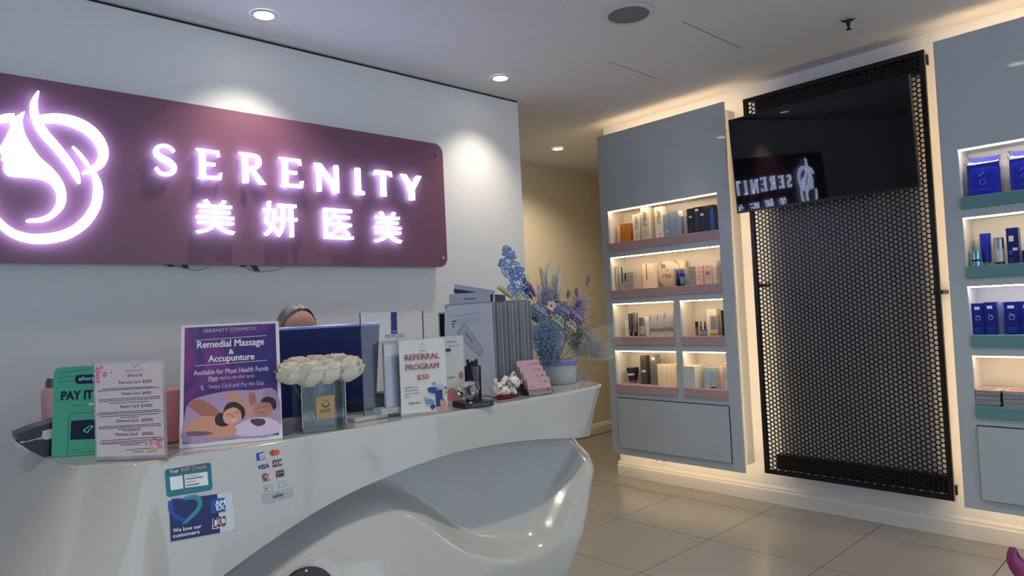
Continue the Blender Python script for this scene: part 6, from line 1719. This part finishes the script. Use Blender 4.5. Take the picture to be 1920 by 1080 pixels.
# ---- receptionist, seated, looking down at the screen
hc = ony(556, 618, 2.66); HX, HY = hc.x, 2.66
zt_ = ony(552, 569.5, 2.66).z
HR_ = .118                                           # half head height
hz0 = zt_ - HR_ - .008                               # head centre
zs = hz0 - .255                                      # shoulder height
zp = .50                                             # pelvis
person = thing('person', 'person with dark blonde tied back hair seated behind the monitor', 'person', (HX, HY, 0))
me = bpy.data.meshes.new('body_skeleton')
J = dict(pel=(0, .05, zp), sp1=(0, .06, zp + .16), sp2=(0, .05, zs - .10), sp3=(0, .035, zs - .015), nk=(0, .02, zs + .06), nk2=(0, .0, hz0 - .07),
         shl=(-.155, .035, zs - .02), ell=(-.20, -.03, zs - .27), wrl=(-.13, -.25, .785), hal=(-.11, -.32, .775), shr=(.155, .035, zs - .02), elr=(.20, -.03, zs - .27), wrr=(.13, -.25, .785), har=(.11, -.32, .775),
         hpl=(-.09, .02, zp - .02), knl=(-.10, -.34, .47), anl=(-.10, -.30, .09), tol=(-.10, -.44, .03), hpr=(.09, .02, zp - .02), knr=(.10, -.34, .47), anr=(.10, -.30, .09), tor=(.10, -.44, .03))
RAD = dict(pel=.125, sp1=.115, sp2=.125, sp3=.10, nk=.052, nk2=.05, shl=.062, ell=.042, wrl=.028, hal=.036, shr=.062, elr=.042, wrr=.028, har=.036, hpl=.10, knl=.062, anl=.042, tol=.036, hpr=.10, knr=.062, anr=.042, tor=.036)
E_ = [('pel', 'sp1'), ('sp1', 'sp2'), ('sp2', 'sp3'), ('sp3', 'nk'), ('nk', 'nk2'), ('sp3', 'shl'), ('shl', 'ell'), ('ell', 'wrl'), ('wrl', 'hal'), ('sp3', 'shr'), ('shr', 'elr'), ('elr', 'wrr'), ('wrr', 'har'), ('pel', 'hpl'), ('hpl', 'knl'), ('knl', 'anl'), ('anl', 'tol'), ('pel', 'hpr'), ('hpr', 'knr'), ('knr', 'anr'), ('anr', 'tor')]
raw = MB()
def cap(a, b, ra, rb):
    n = 6
    raw.tube([a.lerp(b, k / n) for k in range(n + 1)], [ra + (rb - ra) * k / n for k in range(n + 1)], 14)
for a, b in E_:
    cap(V(J[a]), V(J[b]), RAD[a], RAD[b])
for j in J: raw.sph(J[j], RAD[j], 14, 8)
# hands: five fingers each, resting on the desk edge / keyboard
for s, hn in ((-1, 'hal'), (1, 'har')):
    h_ = V(J[hn])
    for k, (dx, L) in enumerate(((-.027, .062), (-.010, .075), (.008, .072), (.025, .058))):
        f0 = h_ + V((dx, -.025, .004)); raw.tube([f0, f0 + V((dx * .15, -L * .55, .004)), f0 + V((dx * .2, -L, -.012))], [.0105, .0095, .008], 8)
    th = h_ + V((-s * .030, .0, 0)); raw.tube([th, th + V((-s * .022, -.025, -.004)), th + V((-s * .026, -.050, -.010))], [.012, .0105, .009], 8)
# head: skull, jaw, nose, ears
hc = V((0, -.012, hz0))
hd = MB()
hd.ell(hc + V((0, .012, .018)), V((.076, 0, 0)), V((0, .094, 0)), V((0, 0, .098)), 24, 16)
hd.ell(hc + V((0, -.022, -.035)), V((.060, 0, 0)), V((0, .066, 0)), V((0, 0, .080)), 20, 14)
hd.ell(hc + V((0, -.092, -.022)), V((.013, 0, 0)), V((0, .018, 0)), V((0, 0, .024)), 10, 8)
for s in (-1, 1): hd.ell(hc + V((s * .077, .012, -.012)), V((.010, 0, 0)), V((0, .018, 0)), V((0, 0, .030)), 10, 8)
raw.add(hd.v, hd.f)
off = V((HX, HY, 0))
raw.v = [p + off for p in raw.v]
bo = raw.build('body', mat((206, 158, 138), .5), person, fix=True)
rm = bo.modifiers.new('remesh', 'REMESH'); rm.mode = 'VOXEL'; rm.voxel_size = .009; rm.use_smooth_shade = True
sm_ = bo.modifiers.new('smooth', 'SMOOTH'); sm_.iterations = 4; sm_.factor = .5
dg = bpy.context.evaluated_depsgraph_get()
ev = bo.evaluated_get(dg); nm_ = bpy.data.meshes.new_from_object(ev)
bo.modifiers.clear(); old = bo.data; bo.data = nm_; bpy.data.meshes.remove(old)
nm_.polygons.foreach_set('use_smooth', [True] * len(nm_.polygons))
# clothing grown off the body surface
def garment(name, c, test, thick):
    vm = {}; b = MB(); wl_ = wloc(person)
    for p in nm_.polygons:
        if all(test(nm_.vertices[i].co) for i in p.vertices):
            f = []
            for i in p.vertices:
                if i not in vm:
                    vm[i] = len(b.v); b.v.append(nm_.vertices[i].co + wl_ + nm_.vertices[i].normal * thick)
                f.append(vm[i])
            b.f.append(tuple(f))
    return b.build(name, mat(c, .8), person, smooth=True, fix=False)
garment('blouse', (40, 42, 52), lambda p: zp - .02 < p.z < zs + .035 and p.y > -.22, .006)
garment('trousers', (30, 30, 36), lambda p: p.z < zp + .03 and p.z > .10 and (p.y > -.42), .005)
garment('shoes', (20, 20, 22), lambda p: p.z <= .105, .004)
HB = V((HX, HY, 0)) + hc
for s in (-1, 1):
    e = MB().sph(HB + V((s * .030, -.0645, -.004)), .0115, 12, 8).build('eye', mat((226, 224, 220), .3), person, smooth=True)
    MB().sph(HB + V((s * .030, -.0738, -.005)), .0042, 8, 6).build('iris', mat((60, 40, 28), .3), e, smooth=True)
    MB().tube(spline([HB + V((s * .014, -.0765, .013)), HB + V((s * .030, -.0740, .0185)), HB + V((s * .047, -.0650, .013))], 4), [.0022] * 9, 6).build('eyebrow', mat((86, 66, 52), .8), person)
MB().ell(HB + V((0, -.0805, -.066)), V((.021, 0, 0)), V((0, .006, 0)), V((0, 0, .007)), 12, 8).build('lips', mat((176, 100, 96), .5), person, smooth=True)
# hair: centre parted cap swept back to a low knot; strands as ridges
hr = MB(); rows = []
for i in range(25):
    th = PI * (.0 + .72 * i / 24)                       # from the crown front edge to the nape
    R = []
    for k in range(41):
        ph = PI * (-.5 + k / 40)                        # left ear over the top to the right ear
        ridge = 1 + .012 * math.sin(k * 2.9 + 1.3 * math.sin(i * .4)) - .045 * math.exp(-(ph / .06) ** 2) * (1 if i < 14 else .2)
        dirv = V((math.sin(ph), -math.cos(th + .98) * math.cos(ph) * 1.0, math.sin(th + .98) * math.cos(ph)))
        p = HB + V((0, .014, .012)) + V((dirv.x * .087, dirv.y * .105, dirv.z * .113 + .0 - .035 * abs(math.sin(ph)) ** 3)) * ridge
        R.append(p)
    rows.append(R)
hr.grid(rows)
hm_ = bpy.data.materials.new('hair'); hm_.use_nodes = True; nt = hm_.node_tree; pb = nt.nodes['Principled BSDF']; pb.inputs['Roughness'].default_value = .42
tc = nt.nodes.new('ShaderNodeTexCoord'); mp = nt.nodes.new('ShaderNodeMapping'); mp.inputs['Scale'].default_value = (90, 6, 6)
nz = nt.nodes.new('ShaderNodeTexNoise'); nz.inputs['Scale'].default_value = 1.0; nz.inputs['Detail'].default_value = 3
cr = nt.nodes.new('ShaderNodeValToRGB'); cr.color_ramp.elements[0].position = .38; cr.color_ramp.elements[0].color = lin((54, 44, 36)); cr.color_ramp.elements[1].position = .64; cr.color_ramp.elements[1].color = lin((128, 106, 80))
nt.links.new(tc.outputs['Object'], mp.inputs['Vector']); nt.links.new(mp.outputs[0], nz.inputs['Vector']); nt.links.new(nz.outputs['Fac'], cr.inputs[0]); nt.links.new(cr.outputs[0], pb.inputs['Base Color'])
hr.build('hair', hm_, person, smooth=True)
MB().ell(HB + V((0, .125, -.03)), V((.045, 0, 0)), V((0, .035, 0)), V((0, 0, .045)), 16, 10).build('hair_knot', hm_, person, smooth=True)
# stool
st = thing('office_stool', 'dark office stool under the seated person', 'stool', (HX, HY + .07, 0))
MB().lathe([(.001, .0), (.19, .0), (.20, .02), (.19, .05), (.001, .055)], (HX, HY + .07, .315), 28).build('seat', mat((30, 30, 34), .6), st, smooth=True)
MB().lathe([(.025, .06), (.025, .315)], (HX, HY + .07, 0), 14).build('pole', M_CHROME, st)
MB().lathe([(.001, .0), (.20, .0), (.20, .015), (.03, .06), (.001, .06)], (HX, HY + .07, .0005), 28).build('base', M_CHROME, st, smooth=True)

# ================================================================== MAGENTA ORCHID, near right corner
oc = CAM + ray(1926, 1085) * 1.25
og = thing('magenta_orchid', 'magenta orchid petal at the lower right corner of the picture', 'orchid', (oc.x, oc.y, 0))
def opetal(pts, w, name, c, bend=0.0):
    C_ = spline([CAM + ray(p[0], p[1]) * (1.25 + p[2]) for p in pts], 6)
    rows = []; N = len(C_)
    for i, p in enumerate(C_):
        u = i / (N - 1); ww = interp(u, w) / F * 1.25
        t_ = (C_[min(i + 1, N - 1)] - C_[max(i - 1, 0)]).normalized(); s_ = t_.cross(FWD).normalized()
        rows.append([p + s_ * ww * q - FWD * (.008 * (1 - q * q)) for q in (-1, -.6, -.2, .2, .6, 1)] + [p + s_ * ww * q - FWD * (.008 * (1 - q * q) - .004) for q in (.6, .2, -.2, -.6)])
    return MB().grid(rows, closed=True).build(name, mat(c, .5, vary=.12, vscale=40), og, smooth=True)
opetal(((1898, 1025, 0), (1897, 1045, 0), (1906, 1062, .0), (1922, 1080, .01), (1932, 1096, .02)), [(0, 5), (.15, 9), (.4, 12.5), (.7, 16), (1, 16)], 'petal', (150, 56, 104))
opetal(((1900, 1028, .012), (1910, 1050, .012), (1928, 1072, .015), (1945, 1090, .02)), [(0, 3), (.3, 8), (.6, 11), (1, 10)], 'petal', (112, 28, 84))
opetal(((1985, 1060, .02), (1965, 1078, .02), (1940, 1098, .02)), [(0, 6), (.4, 16), (1, 9)], 'petal', (150, 56, 104))
opetal(((1960, 1160, .02), (1950, 1130, .02), (1936, 1100, .02)), [(0, 6), (.5, 15), (1, 9)], 'petal', (150, 56, 104))
opetal(((1890, 1150, .02), (1908, 1125, .02), (1930, 1100, .02)), [(0, 6), (.5, 15), (1, 9)], 'petal', (140, 48, 100))
cc_ = CAM + ray(1936, 1098) * 1.26
MB().sph(cc_, .010, 12, 8).build('column', mat((214, 180, 60), .5), og, smooth=True)
vb = V((cc_.x + .10, cc_.y - .05, 0))
MB().tube(spline([cc_, cc_ + V((.03, -.01, .01)), V((vb.x, vb.y, .62)), V((vb.x, vb.y, .42))], 8), .0045, 8).build('stem', mat((70, 100, 56), .5), og, smooth=True)
vs_ = thing('floor_vase', 'tall white floor vase holding the magenta orchid', 'vase', vb)
MB().lathe([(.001, 0), (.08, 0), (.09, .02), (.11, .25), (.07, .42), (.075, .45), (.065, .45), (.06, .42), (.001, .40)], vb, 28).build('vase_body', mat((210, 210, 208), .3), vs_, smooth=True)
